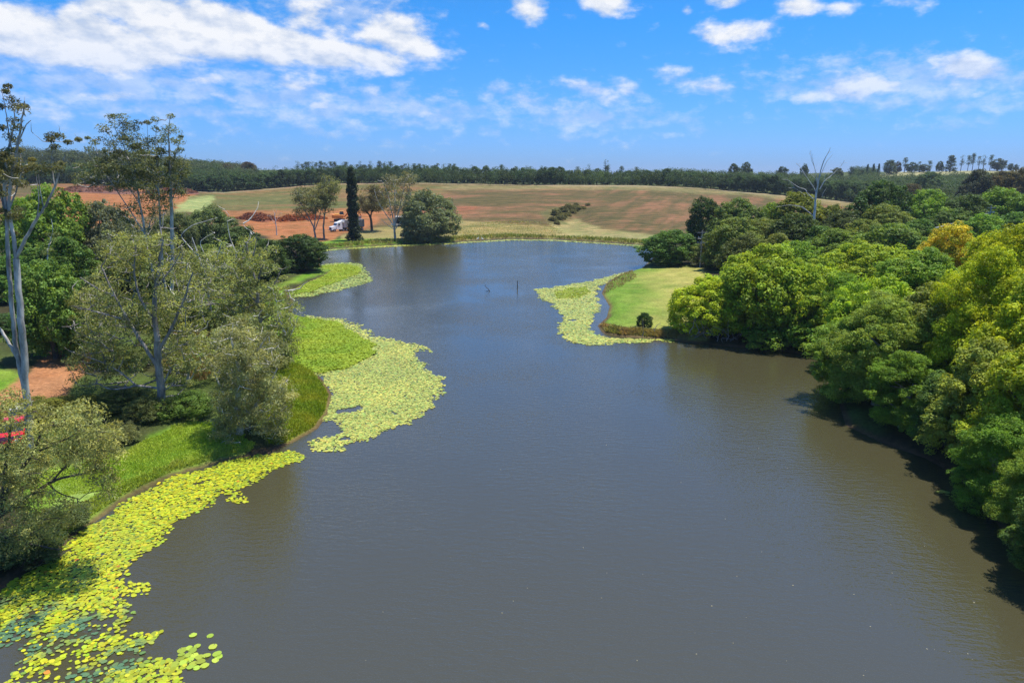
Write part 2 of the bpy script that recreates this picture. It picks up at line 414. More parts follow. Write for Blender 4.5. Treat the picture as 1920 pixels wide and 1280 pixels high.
    put(m_, L3((.21, .15, .06), (.15, .17, .04), n2))
    # left bank lawns
    put(mask(px, py, [(40,905),(100,880),(210,856),(290,818),(330,800),(450,790),(470,862),(330,892),(240,935),(150,992),(60,1000)], 6, 12, 19, ws=1.5, **g), lawn)
    put(mask(px, py, [(100,915),(150,895),(205,900),(200,930),(150,955),(100,950)], 5, 6, 20, ws=1.5, **g), L3((.24, .30, .08), (.20, .30, .05), n2))
    put(mask(px, py, [(500,700),(540,680),(575,690),(603,716),(622,745),(616,775),(590,806),(545,832),(500,830)], 5, 6, 22, ws=1.5, **g), L3((.13, .18, .012), (.20, .23, .02), n2))
    put(mask(px, py, [(530,540),(600,512),(630,505),(600,500),(560,520),(500,540),(480,640),(545,640)], 5, 6, 23, ws=3, **g), lawnb)
    put(mask(px, py, [(-300,690),(0,690),(45,700),(38,722),(0,735),(-300,745)], 5, 5, 24, ws=2, **g), lawnb)
    put(mask(px, py, [(-300,745),(0,735),(50,700),(95,655),(170,650),(165,690),(115,750),(50,770),(0,830),(-300,850)], 5, 6, 25, ws=2, **g), L3((.40, .17, .07), (.30, .15, .07), n2))
    # bare earth rim at the waterline
    rim = .8 * (1 - sstep(.05, .45, sd + (n2 - .5) * .6)) * (Y < 235)
    put(rim * (px < 2500), L3((.10, .062, .035), (.17, .10, .055), n2))
    bed = sstep(0, -.6, sd)
    put(np.clip(-sd / .6, 0, 1), L3((.06, .045, .025), (.06, .045, .025), n2))
    c *= (0.86 + .28 * n2)[:, None]
    C[-1] = (.05, .04, .02)
    fld = np.append(sstep(224, 240, Y) * (1 - ((py < ex - 1.0) & (Y > 330))), 0)
    m, N, L, B = nmat('ground_soil_and_grass')
    vc = N.new('ShaderNodeVertexColor'); vc.layer_name = 'Col'
    tc = N.new('ShaderNodeTexCoord')
    def noise(s, d, r=.6):
        n = N.new('ShaderNodeTexNoise'); n.inputs['Scale'].default_value = s; n.inputs['Detail'].default_value = d
        n.inputs['Roughness'].default_value = r; L.new(tc.outputs['Object'], n.inputs['Vector']); return n
    n1_ = noise(2.6, 8, .72); n2_ = noise(.35, 6)
    mr = N.new('ShaderNodeMapRange'); mr.inputs['From Min'].default_value = .3; mr.inputs['From Max'].default_value = .7
    mr.inputs['To Min'].default_value = .62; mr.inputs['To Max'].default_value = 1.38
    L.new(n1_.outputs['Fac'], mr.inputs['Value'])
    mr2 = N.new('ShaderNodeMapRange'); mr2.inputs['From Min'].default_value = .3; mr2.inputs['From Max'].default_value = .7
    mr2.inputs['To Min'].default_value = .82; mr2.inputs['To Max'].default_value = 1.18
    L.new(n2_.outputs['Fac'], mr2.inputs['Value'])
    mu = N.new('ShaderNodeMath'); mu.operation = 'MULTIPLY'; L.new(mr.outputs[0], mu.inputs[0]); L.new(mr2.outputs[0], mu.inputs[1])
    sc_ = N.new('ShaderNodeVectorMath'); sc_.operation = 'SCALE'
    L.new(vc.outputs['Color'], sc_.inputs[0]); L.new(mu.outputs[0], sc_.inputs['Scale'])
    fa = N.new('ShaderNodeAttribute'); fa.attribute_name = 'field'
    mpf = N.new('ShaderNodeMapping'); mpf.inputs['Scale'].default_value = (.10, .75, 1); mpf.inputs['Rotation'].default_value = (0, 0, math.radians(-8))
    L.new(tc.outputs['Object'], mpf.inputs[0])
    nf = N.new('ShaderNodeTexNoise'); nf.inputs['Scale'].default_value = 1.0; nf.inputs['Detail'].default_value = 5; nf.inputs['Roughness'].default_value = .65
    L.new(mpf.outputs[0], nf.inputs['Vector'])
    mf = N.new('ShaderNodeMapRange'); mf.inputs['From Min'].default_value = .42; mf.inputs['From Max'].default_value = .58; L.new(nf.outputs['Fac'], mf.inputs['Value'])
    mxf = N.new('ShaderNodeMix'); mxf.data_type = 'RGBA'; mxf.inputs['A'].default_value = (.60, .72, .60, 1); mxf.inputs['B'].default_value = (1.30, 1.12, 1.15, 1)
    L.new(mf.outputs[0], mxf.inputs['Factor'])
    mxg = N.new('ShaderNodeMix'); mxg.data_type = 'RGBA'; mxg.inputs['A'].default_value = (1, 1, 1, 1)
    L.new(fa.outputs['Fac'], mxg.inputs['Factor']); L.new(mxf.outputs['Result'], mxg.inputs['B'])
    vm = N.new('ShaderNodeVectorMath'); vm.operation = 'MULTIPLY'
    L.new(sc_.outputs[0], vm.inputs[0]); L.new(mxg.outputs['Result'], vm.inputs[1]); L.new(vm.outputs[0], B.inputs['Base Color'])
    B.inputs['Roughness'].default_value = .95; B.inputs['Specular IOR Level'].default_value = .1
    bp = N.new('ShaderNodeBump'); bp.inputs['Strength'].default_value = .8; bp.inputs['Distance'].default_value = .25
    L.new(n1_.outputs['Fac'], bp.inputs['Height']); L.new(bp.outputs[0], B.inputs['Normal'])
    o = mesh_np('ground', V, F, m, C, smooth=True)
    fat = o.data.attributes.new('field', 'FLOAT', 'POINT'); fat.data.foreach_set('value', fld.astype(np.float32))
    tag(o, kind='structure')
    return o
build_ground()

def build_water():
    m, N, L, B = nmat('murky_lake_water')
    B.inputs['Base Color'].default_value = (.058, .053, .026, 1)
    B.inputs['Roughness'].default_value = .10; B.inputs['IOR'].default_value = 1.75
    B.inputs['Specular IOR Level'].default_value = .62
    tc = N.new('ShaderNodeTexCoord')
    def noise(s, d, sx, sy, rz):
        mp = N.new('ShaderNodeMapping'); mp.inputs['Scale'].default_value = (sx, sy, 1); mp.inputs['Rotation'].default_value = (0, 0, math.radians(rz))
        n = N.new('ShaderNodeTexNoise'); n.inputs['Scale'].default_value = s; n.inputs['Detail'].default_value = d; n.inputs['Roughness'].default_value = .55
        L.new(tc.outputs['Object'], mp.inputs[0]); L.new(mp.outputs[0], n.inputs['Vector']); return n.outputs['Fac']
    a = noise(2.5, 3, .45, 1.25, 28); b = noise(7.5, 2, .6, 1.2, -18); g = noise(.07, 3, 1, 1, 0)
    ad = N.new('ShaderNodeMath'); ad.operation = 'MULTIPLY_ADD'; L.new(b, ad.inputs[0]); ad.inputs[1].default_value = .35; L.new(a, ad.inputs[2])
    gr = N.new('ShaderNodeMapRange'); gr.inputs['From Min'].default_value = .35; gr.inputs['From Max'].default_value = .65
    gr.inputs['To Min'].default_value = .22; gr.inputs['To Max'].default_value = .58; L.new(g, gr.inputs['Value'])
    bp = N.new('ShaderNodeBump'); bp.inputs['Distance'].default_value = .11
    L.new(gr.outputs[0], bp.inputs['Strength']); L.new(ad.outputs[0], bp.inputs['Height']); L.new(bp.outputs[0], B.inputs['Normal'])
    V = [(-120, -90, 0), (120, -90, 0), (120, 235, 0), (-120, 235, 0)]
    o = mesh_np('lake_water', V, [[0, 1, 2, 3]], m)
    tag(o, kind='structure')
build_water()

# ------------------------------------------------------------------ foliage and wood generators
def unit(v): return v / (np.linalg.norm(v, axis=-1, keepdims=True) + 1e-9)
def rdir(n, r=rng): return unit(r.normal(size=(n, 3)))

def leaf_quads(c, nrm, size, aspect=.6, r=rng, droop=0.0):
    n = len(c)
    a = rdir(n, r); 
    if droop: a = unit(a * (1 - droop) + np.array([0, 0, -1]) * droop)
    a = unit(a - (a * nrm).sum(1, keepdims=True) * nrm)
    b = np.cross(nrm, a)
    s = np.asarray(size).reshape(-1, 1) * np.ones((n, 1))
    V = np.empty((n, 4, 3))
    V[:, 0] = c - a * s * .5; V[:, 2] = c + a * s * .5
    V[:, 1] = c - b * s * .5 * aspect + nrm * s * .12; V[:, 3] = c + b * s * .5 * aspect + nrm * s * .12
    return V.reshape(-1, 3)
def quads(n): return np.arange(n * 4, dtype=np.int32).reshape(-1, 4)

def clump_leaves(cc, cr, per, size, r, flat=.75, aspect=.6, up=.35, jit=.55, inner=.55, droop=0, vv=.22, yel=.5):
    """leaf cards on the shells of leaf clumps"""
    K = len(cc); per = int(per)
    idx = np.repeat(np.arange(K), per); n = len(idx)
    d = rdir(n, r); d[:, 2] += .25; d = unit(d)
    rad = cr[idx] * (inner + (1.08 - inner) * np.sqrt(r.random(n)))
    p = cc[idx] + d * rad[:, None] * np.array([1, 1, flat])
    nr = unit(d * .8 + np.array([0, 0, up]) + rdir(n, r) * jit)
    V = leaf_quads(p, nr, size * (.7 + .6 * r.random(n)), aspect, r, droop)
    cv = (1 - vv) + 2 * vv * r.random(K); yk = r.random(K) ** 1.6 * yel
    v = cv[idx] * (.78 + .44 * r.random(n)); y = np.clip(yk[idx] + .25 * (r.random(n) - .5), 0, 1)
    C = np.stack([v * (1 + .75 * y), v * (1 + .28 * y), v * (1 - .45 * y)], 1)
    return V, np.repeat(C, 4, 0)

def dense_crown(seed, H, R, zb, nlobe, lr, K, per, size, crad=.16, top=.5, flat=.8, yel=.5, aspect=.6, jit=.55):
    """a dome built of lobes, the lobes of leaf clumps, the clumps of leaves"""
    r = np.random.default_rng(seed)
    lobes = []
    for i in range(nlobe):
        t = (i + .5) / nlobe
        z = t                                     # 0 bottom .. 1 top
        prof = math.sqrt(max(0, 1 - ((z - .32) / .72) ** 2)) if z > .32 else .80 + .2 * z / .32
        a = i * 2.399 + r.normal() * .35
        rr = R * prof * (.62 if z < .85 else .3) * (.8 + .4 * r.random())
        q = lr * R * (.75 + .55 * r.random())
        zc = zb + q * .6 + (H - zb - q * 1.35) * z * (0.94 + .1 * r.random())
        lobes.append((rr * math.cos(a), rr * math.sin(a), zc, q))
    lobes.append((0, 0, zb + (H - zb) * .5, R * .55))
    LB = np.array(lobes)
    cc = []; cr = []
    for j, (x, y, z, q) in enumerate(LB):
        d = rdir(K, r); d[:, 2] += .2; d = unit(d)
        p = np.array([x, y, z]) + d * q * (.78 + .46 * r.random((K, 1)) ** 1.5) * np.array([1, 1, flat])
        ok = np.ones(K, bool)
        for k, (x2, y2, z2, q2) in enumerate(LB):
            if k == j: continue
            dd = np.linalg.norm((p - [x2, y2, z2]) / np.array([1, 1, flat]), axis=1)
            ok &= dd > q2 * .78
        ok &= p[:, 2] > zb * .6
        p = p[ok]; cc.append(p); cr.append(R * crad * (.5 + 1.0 * r.random(len(p))))
    cc = np.vstack(cc); cr = np.concatenate(cr)
    return clump_leaves(cc, cr, per, size, r, yel=yel, aspect=aspect, jit=jit, vv=.3)

def tube(P, Rr, sides=7):
    P = np.asarray(P, float); n = len(P); Rr = np.asarray(Rr, float)
    T = np.gradient(P, axis=0); T = unit(T)
    u = np.array([1., 0, 0]) if abs(T[0][0]) < .8 else np.array([0, 1., 0])
    V = []
    for i in range(n):
        u = unit(u - (u @ T[i]) * T[i]); w = np.cross(T[i], u)
        a = np.linspace(0, 2 * np.pi, sides, endpoint=False)
        V.append(P[i] + Rr[i] * (np.cos(a)[:, None] * u + np.sin(a)[:, None] * w))
    V = np.vstack(V)
    F = []
    for i in range(n - 1):
        for k in range(sides):
            k2 = (k + 1) % sides
            F.append((i * sides + k, i * sides + k2, (i + 1) * sides + k2, (i + 1) * sides + k))
    return V, np.array(F, np.int32)
class Tubes:
    def __init__(s): s.V = []; s.F = []; s.n = 0
    def add(s, P, R, sides=7):
        V, F = tube(P, R, sides); s.V.append(V); s.F.append(F + s.n); s.n += len(V)
    def arrays(s): return np.vstack(s.V), np.vstack(s.F)

def wander(p, d, L, r, n=5, wob=.18, up=0.0):
    pts = [np.array(p, float)]; d = np.array(d, float)
    for i in range(n):
        d = unit(d + r.normal(size=3) * wob + np.array([0, 0, up])); pts.append(pts[-1] + d * L / n)
    return np.array(pts), d

def grow(T, p, d, L, rad, lvl, maxl, r, term, ang=.6, ratio=.68, nb=(2, 4), wob=.16, up=.05, sides=6):
    pts, d2 = wander(p, d, L, r, 5, wob, up)
    T.add(pts, np.linspace(rad, rad * (.6 if lvl < maxl else .25), len(pts)), max(4, sides - lvl))
    if lvl >= maxl: term.append(pts[-1]); term.append(pts[-3] if r.random() < .5 else pts[-2]); return
    k = r.integers(nb[0], nb[1] + 1)
    for i in range(k):
        f = 1.0 if i == 0 else .45 + .55 * r.random()
        q = pts[min(len(pts) - 1, int(round(f * (len(pts) - 1))))]
        side = unit(np.cross(d2, rdir(1, r)[0]))
        a = ang * (.5 if i == 0 else 1) * (.6 + .8 * r.random())
        nd = unit(d2 * math.cos(a) + side * math.sin(a))
        grow(T, q, nd, L * ratio * (.8 + .4 * r.random()), rad * (.62 if i == 0 else .48), lvl + 1, maxl, r, term, ang, ratio, nb, wob, up, sides)

def trunk_simple(seed, H, R, rad=.3, n=6):
    r = np.random.default_rng(seed); T = Tubes()
    pts, _ = wander((0, 0, -.4), (0, 0, 1), H * .62, r, 6, .07)
    T.add(pts, np.linspace(rad * 1.25, rad * .4, 7), 8)
    for i in range(n):
        q = pts[2 + int(r.integers(0, 4))]; a = i * 2.4 + r.random()
        d = unit(np.array([math.cos(a), math.sin(a), .7]))
        b, _ = wander(q, d, R * .85, r, 5, .15, .05); T.add(b, np.linspace(rad * .45, rad * .08, 6), 5)
    return T.arrays()

def make_proto(kind, crown, trunk, bmat, leafmat=None):
    """returns (crown mesh, trunk mesh)"""
    oc = mesh_np('crown', crown[0], quads(len(crown[0]) // 4), leafmat or M_LEAF, crown[1])
    ot = mesh_np('trunk', trunk[0], trunk[1], bmat, smooth=True)
    mc, mt = oc.data, ot.data
    bpy.data.objects.remove(oc); bpy.data.objects.remove(ot)
    return mc, mt

def place(name, proto, loc, rz, sc, tint, label, cat, group=None):
    root = empty(name, loc, rz, sc)
    for nm, me in (('crown', proto[0]), ('trunk', proto[1])):
        o = bpy.data.objects.new(nm, me); COL.objects.link(o); o.parent = root
        if nm == 'crown': o.color = tuple(tint) + (1,)
    tag(root, label, cat, group)
    return root

# prototypes (real size: height H, radius R)
NEAR = []
for k in range(5):
    cr = dense_crown(100 + k, 12, 4.6, .3, 22, .35, 60, 78, .21, crad=.11, yel=.6, jit=.5)
    NEAR.append((make_proto('near', cr, trunk_simple(200 + k, 12, 4.6, .34), M_BARK_DARK), 12, 4.6))
for k in range(3):                        # finer leaved, more upright kind
    cr = dense_crown(150 + k, 12, 4.4, .3, 26, .29, 56, 92, .17, crad=.095, yel=.45, jit=.8, aspect=.42)
    NEAR.insert(1 + 2 * k, (make_proto('near', cr, trunk_simple(207 + k, 12, 4.6, .34), M_BARK_GREY), 12, 4.6))
MID = []
for k in range(4):
    cr = dense_crown(120 + k, 10, 5.0, .3, 20, .35, 44, 42, .34, crad=.115, yel=.45)
    MID.append((make_proto('mid', cr, trunk_simple(220 + k, 10, 5, .32), M_BARK_DARK), 10, 5.0))
WIDEN = []
for k in range(3):
    cr = dense_crown(190 + k, 7.6, 4.8, .2, 22, .35, 60, 74, .22, crad=.10, yel=.6, jit=.5)
    WIDEN.append((make_proto('wn', cr, trunk_simple(290 + k, 7.6, 4.8, .3), M_BARK_DARK), 7.6, 4.8))
BUSHN = []; BUSHM = []
for k in range(3):
    cr = dense_crown(170 + k, 3.4, 2.4, .05, 9, .45, 40, 50, .15, crad=.15, yel=.45)
    BUSHN.append((make_proto('bn', cr, trunk_simple(270 + k, 3, 2.2, .10), M_BARK_DARK), 3.4, 2.4))
    cr = dense_crown(180 + k, 3.4, 2.4, .05, 9, .45, 30, 26, .26, crad=.16, yel=.4)
    BUSHM.append((make_proto('bm', cr, trunk_simple(280 + k, 3, 2.2, .10), M_BARK_DARK), 3.4, 2.4))
FARP = []
for k in range(4):
    cr = dense_crown(140 + k, 9, 3.8, .2, 11, .48, 20, 54, .42, crad=.20, yel=.3)
    FARP.append((make_proto('far', cr, trunk_simple(240 + k, 9, 3.8, .25, 3), M_BARK_DARK), 9, 3.8))

# ------------------------------------------------------------------ placing trees
def spot(px, Y, top_py, wpx):
    topz = at(px, top_py, Y)[2]
    zb = 1.0
    for _ in range(3):
        zm = (topz + zb) / 2
        depth = Y * CP - (zm - CAM_H) * SP
        X = (px - 960) / FPX * depth
        zb = hgt(X, Y)
    return X, zb, topz, wpx / 2 * depth / FPX
PLACED = []
def put_tree(name, protos, px, Y, top, wpx, tint, label, cat='tree', group=None, k=None):
    X, zb, tz, R = spot(px, Y, top, wpx)
    sd = float(poly_sd(np.array([X]), np.array([Y]), LAKE)[0])
    if sd < -.5: print('IN WATER', name, px, Y, round(sd, 1))
    pr, H0, R0 = protos[(k if k is not None else len(PLACED)) % len(protos)]
    H = max(1.0, tz - max(zb, 0))
    if H / R < .9 and R < 3.6:             # low bush: stand it a little nearer so that it is as tall as it is wide
        for dy in np.arange(.25, 6, .25):
            X2, zb2, tz2, R2 = spot(px, Y - dy, top, wpx)
            if poly_sd(np.array([X2]), np.array([Y - dy]), LAKE)[0] < .4: break
            if tz2 - zb2 > .9 * R2: break
        else: dy = 5
        X, zb, tz, R = spot(px, Y - dy + .25, top, wpx); Y = Y - dy + .25; H = max(1.0, tz - max(zb, 0))
    if H / R < .7 * H0 / R0 and Y < 260:
        pr, H0, R0 = (WIDEN if (R > 3.0 and Y < 110) else BUSHN if Y < 75 else BUSHM if R < 3.6 else MID)[len(PLACED) % 3]
    s = R / R0
    PLACED.append((X, Y, R))
    v = rng.normal(size=3) * .04 + 1
    return place(name, pr, (X, Y, max(zb, -.1)), rng.random() * 6.28, (s, s, H / H0), np.array(tint) * v, label, cat, group)

BRIGHT = (.255, .39, .028); GREEN = (.165, .30, .034); DEEP = (.10, .195, .038); YEL = (.33, .45, .022)
OLIVE = (.17, .23, .05); GREY = (.16, .185, .09); ORANGE = (.46, .45, .035); DARK = (.06, .115, .032)

RIGHT = [
 (1338, 85, 522, 138, YEL, 'low spreading tree with yellow tipped crown at the waterside corner of the right lawn'),
 (1432, 84, 464, 180, BRIGHT, 'tall rounded bright green tree behind the yellow tipped tree by the right lawn'),
 (1508, 81, 492, 145, BRIGHT, 'round bright green tree second from the yellow tipped tree along the right bank'),
 (1436, 79, 612, 74, GREEN, 'low bright shrubby tree at the waterline under the rounded trees of the right bank'),
 (1510, 77.5, 600, 80, GREEN, 'low leafy tree overhanging the water just before the right bank turns'),
 (1580, 78, 515, 120, GREEN, 'mid green tree filling the bend of the right bank'),
 (1488, 112, 452, 95, GREEN, 'small domed green tree behind the bright trees of the right bank'),
 (1566, 128, 430, 92, (.15,.24,.04), 'light green domed tree standing in the middle of the right woodland'),
 (1622, 100, 455, 150, BRIGHT, 'broad bright green tree on the woodland edge above the bend of the right bank'),
 (1668, 122, 420, 120, (.15,.24,.04), 'pale green domed tree just left of the orange leaved tree'),
 (1718, 76, 470, 160, GREEN, 'tall green tree below and left of the orange leaved tree'),
 (1648, 69, 520, 170, BRIGHT, 'big bright green tree sloping down to the bend of the right bank'),
 (1598, 59.8, 598, 132, GREEN, 'leafy tree leaning out over the water at the bend of the right bank'),
 (1655, 56.8, 552, 176, (.26,.36,.06), 'large tree with pale leaf tips at the water beyond the bend of the right bank'),
 (1775, 84, 424, 116, ORANGE, 'tree with yellow and orange leaves on the right woodland skyline'),
 (1765, 57, 520, 180, OLIVE, 'dull olive green tree between the orange leaved tree and the water'),
 (1850, 76, 440, 130, BRIGHT, 'bright tree right of the orange leaved tree'),
 (1900, 58, 412, 200, YEL, 'tallest yellow green tree at the right edge'),
 (1995, 60, 400, 170, BRIGHT, 'bright green tree cut by the right edge behind the tallest yellow green tree'),
 (1832, 52, 466, 190, YEL, 'vivid yellow green tree in front of the tallest tree at the right edge'),
 (1935, 46, 520, 210, (.30,.44,.02), 'vivid green tree cut by the right edge halfway up the photo'),
 (1700, 51.2, 660, 140, GREEN, 'dark footed tree over the black tree shadow on the water'),
 (1742, 50, 765, 110, GREEN, 'low rounded tree hanging over the bank between the dark footed and dark green waterside trees'),
 (1785, 47.5, 700, 130, DEEP, 'dark green waterside tree at the mouth of the black shadow'),
 (1848, 44.5, 640, 170, (.24,.34,.05), 'pale green tree above the dark green waterside tree'),
 (1880, 38.2, 775, 160, GREEN, 'lowest waterside tree on the right, leaning out over the floating weed'),
 (1940, 40, 640, 190, BRIGHT, 'green tree cut by the right edge above the lowest waterside tree'),
 (1962, 34, 830, 170, (.18,.3,.04), 'round green tree cut by the right edge near the bottom corner'),
 (1990, 30.5, 900, 150, DEEP, 'dark leafy tree cut by the right edge, nearest to the bottom right corner'),
]
for (px, Y, top, w, t, lab) in RIGHT:
    put_tree('camphor_tree', NEAR, px, Y, top, w * 1.12, t, lab, 'tree', 'broad leaved trees along the right bank')

BACK = [
 (1255, 153, 431, 98, DEEP, 'dark green tree standing alone on the shore at the far end of the right lawn'),
 (1322, 182, 370, 66, DARK, 'round dark green tree at the left end of the right woodland skyline'),
 (1388, 172, 373, 96, (.13,.20,.04), 'light green umbrella topped tree next to the round dark tree on the woodland skyline'),
 (1448, 190, 380, 56, GREEN, 'small bright tree between the two light green domes on the woodland skyline'),
 (1500, 186, 361, 96, (.17,.22,.03), 'yellow green domed tree directly left of the bare dead tree'),
 (1556, 184, 384, 56, (.12,.18,.03), 'small yellow green tree directly right of the bare dead tree'),
 (1644, 182, 340, 104, (.065,.12,.03), 'big dark round tree, tallest dome right of the bare dead tree'),
 (1738, 190, 356, 88, GREEN, 'flat topped green tree right of the big dark round tree'),
 (1812, 192, 366, 84, (.075,.13,.03), 'broad green tree just left of the farther power pole'),
 (1880, 196, 352, 96, GREEN, 'pale topped green tree right of the farther power pole'),
 (1960, 190, 350, 100, GREEN, 'green tree cut by the right edge behind the farther power pole'),
 (1335, 148, 448, 66, OLIVE, 'small olive tree behind the nearer power pole'),
 (1372, 140, 408, 96, OLIVE, 'olive green round tree right of the nearer power pole'),
 (1430, 147, 410, 84, OLIVE, 'olive green tree under the power line, third from the nearer pole'),
 (1395, 128, 440, 84, (.10,.14,.035), 'mid green tree in front of the olive trees near the nearer pole'),
 (1490, 142, 401, 96, (.075,.11,.03), 'dark olive dome in front of the bare dead tree'),
 (1578, 150, 396, 96, (.07,.105,.03), 'dark olive dome below and right of the bare dead tree'),
 (1660, 158, 384, 90, OLIVE, 'olive dome in front of the big dark round tree'),
 (1720, 136, 412, 84, DEEP, 'dark green dome behind the orange leaved tree'),
 (1620, 140, 412, 80, OLIVE, 'olive dome left of the dark green dome near the orange leaved tree'),
 (1535, 138, 424, 80, DEEP, 'dark green dome in the hollow under the power line'),
 (1780, 160, 392, 84, DEEP, 'dark green tree behind the orange leaved tree and left of the farther pole'),
 (1840, 150, 402, 80, GREEN, 'green tree at the foot of the farther power pole'),
 (1905, 150, 398, 90, DEEP, 'dark green tree right of the foot of the farther power pole'),
 (1455, 122, 438, 70, OLIVE, 'small olive tree at the near edge of the olive trees'),
 (560, 143, 440, 98, (.055,.105,.025), 'dense dark green round bush tree at the water beyond the left bank gums'),
 (97, 108, 350, 128, (.17,.27,.045), 'bright green domed tree behind the tallest gum at the left edge'),
 (55, 120, 372, 90, GREEN, 'green tree at the left edge behind the tallest gum'),
 (120, 92, 445, 120, DEEP, 'dark green tree below the bright domed tree at the left edge'),
 (92, 66, 492, 126, (.14,.24,.045), 'green tree with bare dark trunk beside the red dirt track'),
 (30, 96, 480, 100, DEEP, 'dark green tree behind the twin trunks of the tallest gum'),
 (10, 82, 590, 90, DARK, 'dark round tree left of the twin gum trunks beside the red dirt track'),
]
for (px, Y, top, w, t, lab) in BACK:
    put_tree('leafy_tree', MID, px, Y, top, w * 1.1, t, lab, 'tree', 'round crowned trees farther back')

# softer grey willow and grey bushes
WIL = []
for k in range(2):
    cl = dense_crown(160 + k, 9, 5, .1, 20, .38, 44, 60, .40, crad=.13, yel=.15, aspect=.35, jit=.8)
    WIL.append((make_proto('willow', cl, trunk_simple(260 + k, 9, 5, .3), M_BARK_GREY), 9, 5.0))
put_tree('willow_tree', WIL, 804, 215, 360, 112, (.19, .24, .12), 'wide grey green willow like tree on the far shore, its foliage reaching the ground', 'tree')
put_tree('grey_leaved_tree', WIL, 205, 112, 382, 96, (.22, .24, .16), 'grey leaved bushy tree right of the bright green dome on the left', 'tree')
put_tree('grey_leaved_tree', WIL, 395, 152, 390, 100, (.16, .22, .08), 'grey green bushy tree below the lime coloured field patch on the left', 'tree')
put_tree('grey_leaved_tree', WIL, 330, 140, 402, 80, (.14, .18, .07), 'dull green bushy tree behind the foot of the pale gum trunk', 'tree')
for (px, Y, top, w, t, lab) in [
 (450, 140, 425, 90, (.075,.125,.035), 'green thicket bush left of the dense dark round bush tree'),
 (500, 128, 450, 70, (.06,.11,.03), 'dark bush touching the dense dark round bush tree'),
 (385, 118, 460, 90, (.12,.17,.04), 'yellowish green bush in the middle of the left thicket'),
 (330, 104, 490, 90, (.10,.14,.04), 'olive bush behind the front forked gum'),
 (430, 104, 500, 80, (.13,.17,.045), 'pale olive bush behind the sparse tree on the left bank'),
 (250, 95, 470, 100, (.075,.12,.04), 'dark bush in front of the grey leaved tree'),
 (170, 84, 520, 100, (.10,.13,.05), 'olive bush right of the dark green tree at the left edge'),
 (300, 84, 560, 90, (.09,.12,.035), 'brownish green bush behind the trunk of the front forked gum'),
 (400, 82, 580, 80, (.12,.15,.04), 'bush left of the sparse tree near the floating grass'),
 (150, 76, 610, 90, (.07,.12,.03), 'green bush right of the tree beside the red dirt track'),
 (235, 70, 650, 90, (.11,.15,.035), 'yellowish bush above the red soil clearing behind the forked gum'),
 (350, 68, 660, 76, (.17,.16,.06), 'straw coloured reedy bush behind the forked gum'),
 (225, 59.5, 738, 100, (.13,.18,.05), 'dark low bush left of the forked gum trunk'),
 (275, 57.5, 748, 76, (.12,.15,.05), 'dark low bush against the forked gum trunk'),
 (352, 57, 738, 90, (.12,.21,.04), 'dark green bush right of the forked gum trunk'),
 (160, 56, 770, 90, (.09,.12,.04), 'low olive bush right of the parked red car'),
 (215, 52, 800, 70, (.16,.17,.07), 'brownish bush at the upper edge of the left lawn'),
 (70, 55, 750, 110, (.15,.18,.035), 'yellow green bush behind the parked white car'),
 (130, 57, 745, 80, (.16,.19,.03), 'yellow green bush between the parked cars and the lawn'),
 (520, 76, 660, 50, (.09,.14,.03), 'bush at the edge of the floating grass on the left bank'),
 (55, 35.5, 1000, 110, (.09,.13,.05), 'dark bush at the waterline under the overhanging tree at bottom left'),
 (110, 38, 955, 90, (.11,.14,.06), 'dark twiggy bush where the left lawn meets the overhanging tree'),
 (-10, 34, 1010, 100, (.10,.15,.05), 'dark bush at the left edge above the pad covered corner'),
 (-46, 26.5, 1185, 60, (.035,.06,.02), 'dark conifer like bush cut by the left edge at the bottom corner'),
 (1209, 88.5, 586, 28, (.045,.10,.02), 'small round dark green bush alone on the right lawn by the water'),
 ]:
    put_tree('bush', MID if Y > 62 else NEAR, px, Y, top, w * 1.1, t, lab, 'bush')

ur = np.random.default_rng(321)
for i in range(46):
    px = ur.uniform(40, 545); Y = ur.uniform(66, 190)
    X = (px - 960) / FPX * (Y * CP + 4.5)
    if poly_sd(np.array([X]), np.array([Y]), LAKE)[0] < 1.5: continue
    z = hgt(X, Y); p_ = project(X, Y, z)
    if px < 175 and p_[1] > 640: continue
    R_ = ur.uniform(1.6, 3.6); hh = R_ * ur.uniform(.9, 1.5); pr, H0, R0 = BUSHM[i % 3]
    place('bush', pr, (X, Y, z - .1), ur.random() * 6, (R_ / R0, R_ / R0, hh / H0), np.array([OLIVE, GREEN, DEEP, (.22, .25, .07), GREY][i % 5]) * (.85 + .3 * ur.random()),
          ['olive', 'mid green', 'dark green', 'yellowish', 'grey green'][i % 5] + ' undergrowth bush ' + ('at the left edge behind the tallest gum' if px < 170 else 'behind the front forked gum' if px < 330 else 'behind the sparse upright tree'), 'bush', 'undergrowth bushes of the left thicket')

# ------------------------------------------------------------------ gums traced limb by limb
def attach(T, nodes, targets, r, r0=.05, sides=4):
    nodes = [np.array(n) for n in nodes]
    tg = sorted(targets, key=lambda c: min(np.linalg.norm(c - n) for n in nodes[:60]))
    for c in tg:
        A = np.array(nodes); dd = np.linalg.norm(A - c, axis=1) + np.where(A[:, 2] > c[2] + .2, 3.0, 0)
        n = A[int(np.argmin(dd))]; L = np.linalg.norm(c - n)
        if L < .15: continue
        mid = (n + c) / 2 + r.normal(size=3) * L * .08 - np.array([0, 0, .06 * L])
        q = (n + mid) / 2 + r.normal(size=3) * L * .03; q2 = (c + mid) / 2 + r.normal(size=3) * L * .03
        rr = r0 * min(1.6, .4 + L * .35)
        T.add([n, q, mid, q2, c], [rr, rr * .8, rr * .65, rr * .45, rr * .22], sides)
        nodes += [mid, q2, c]

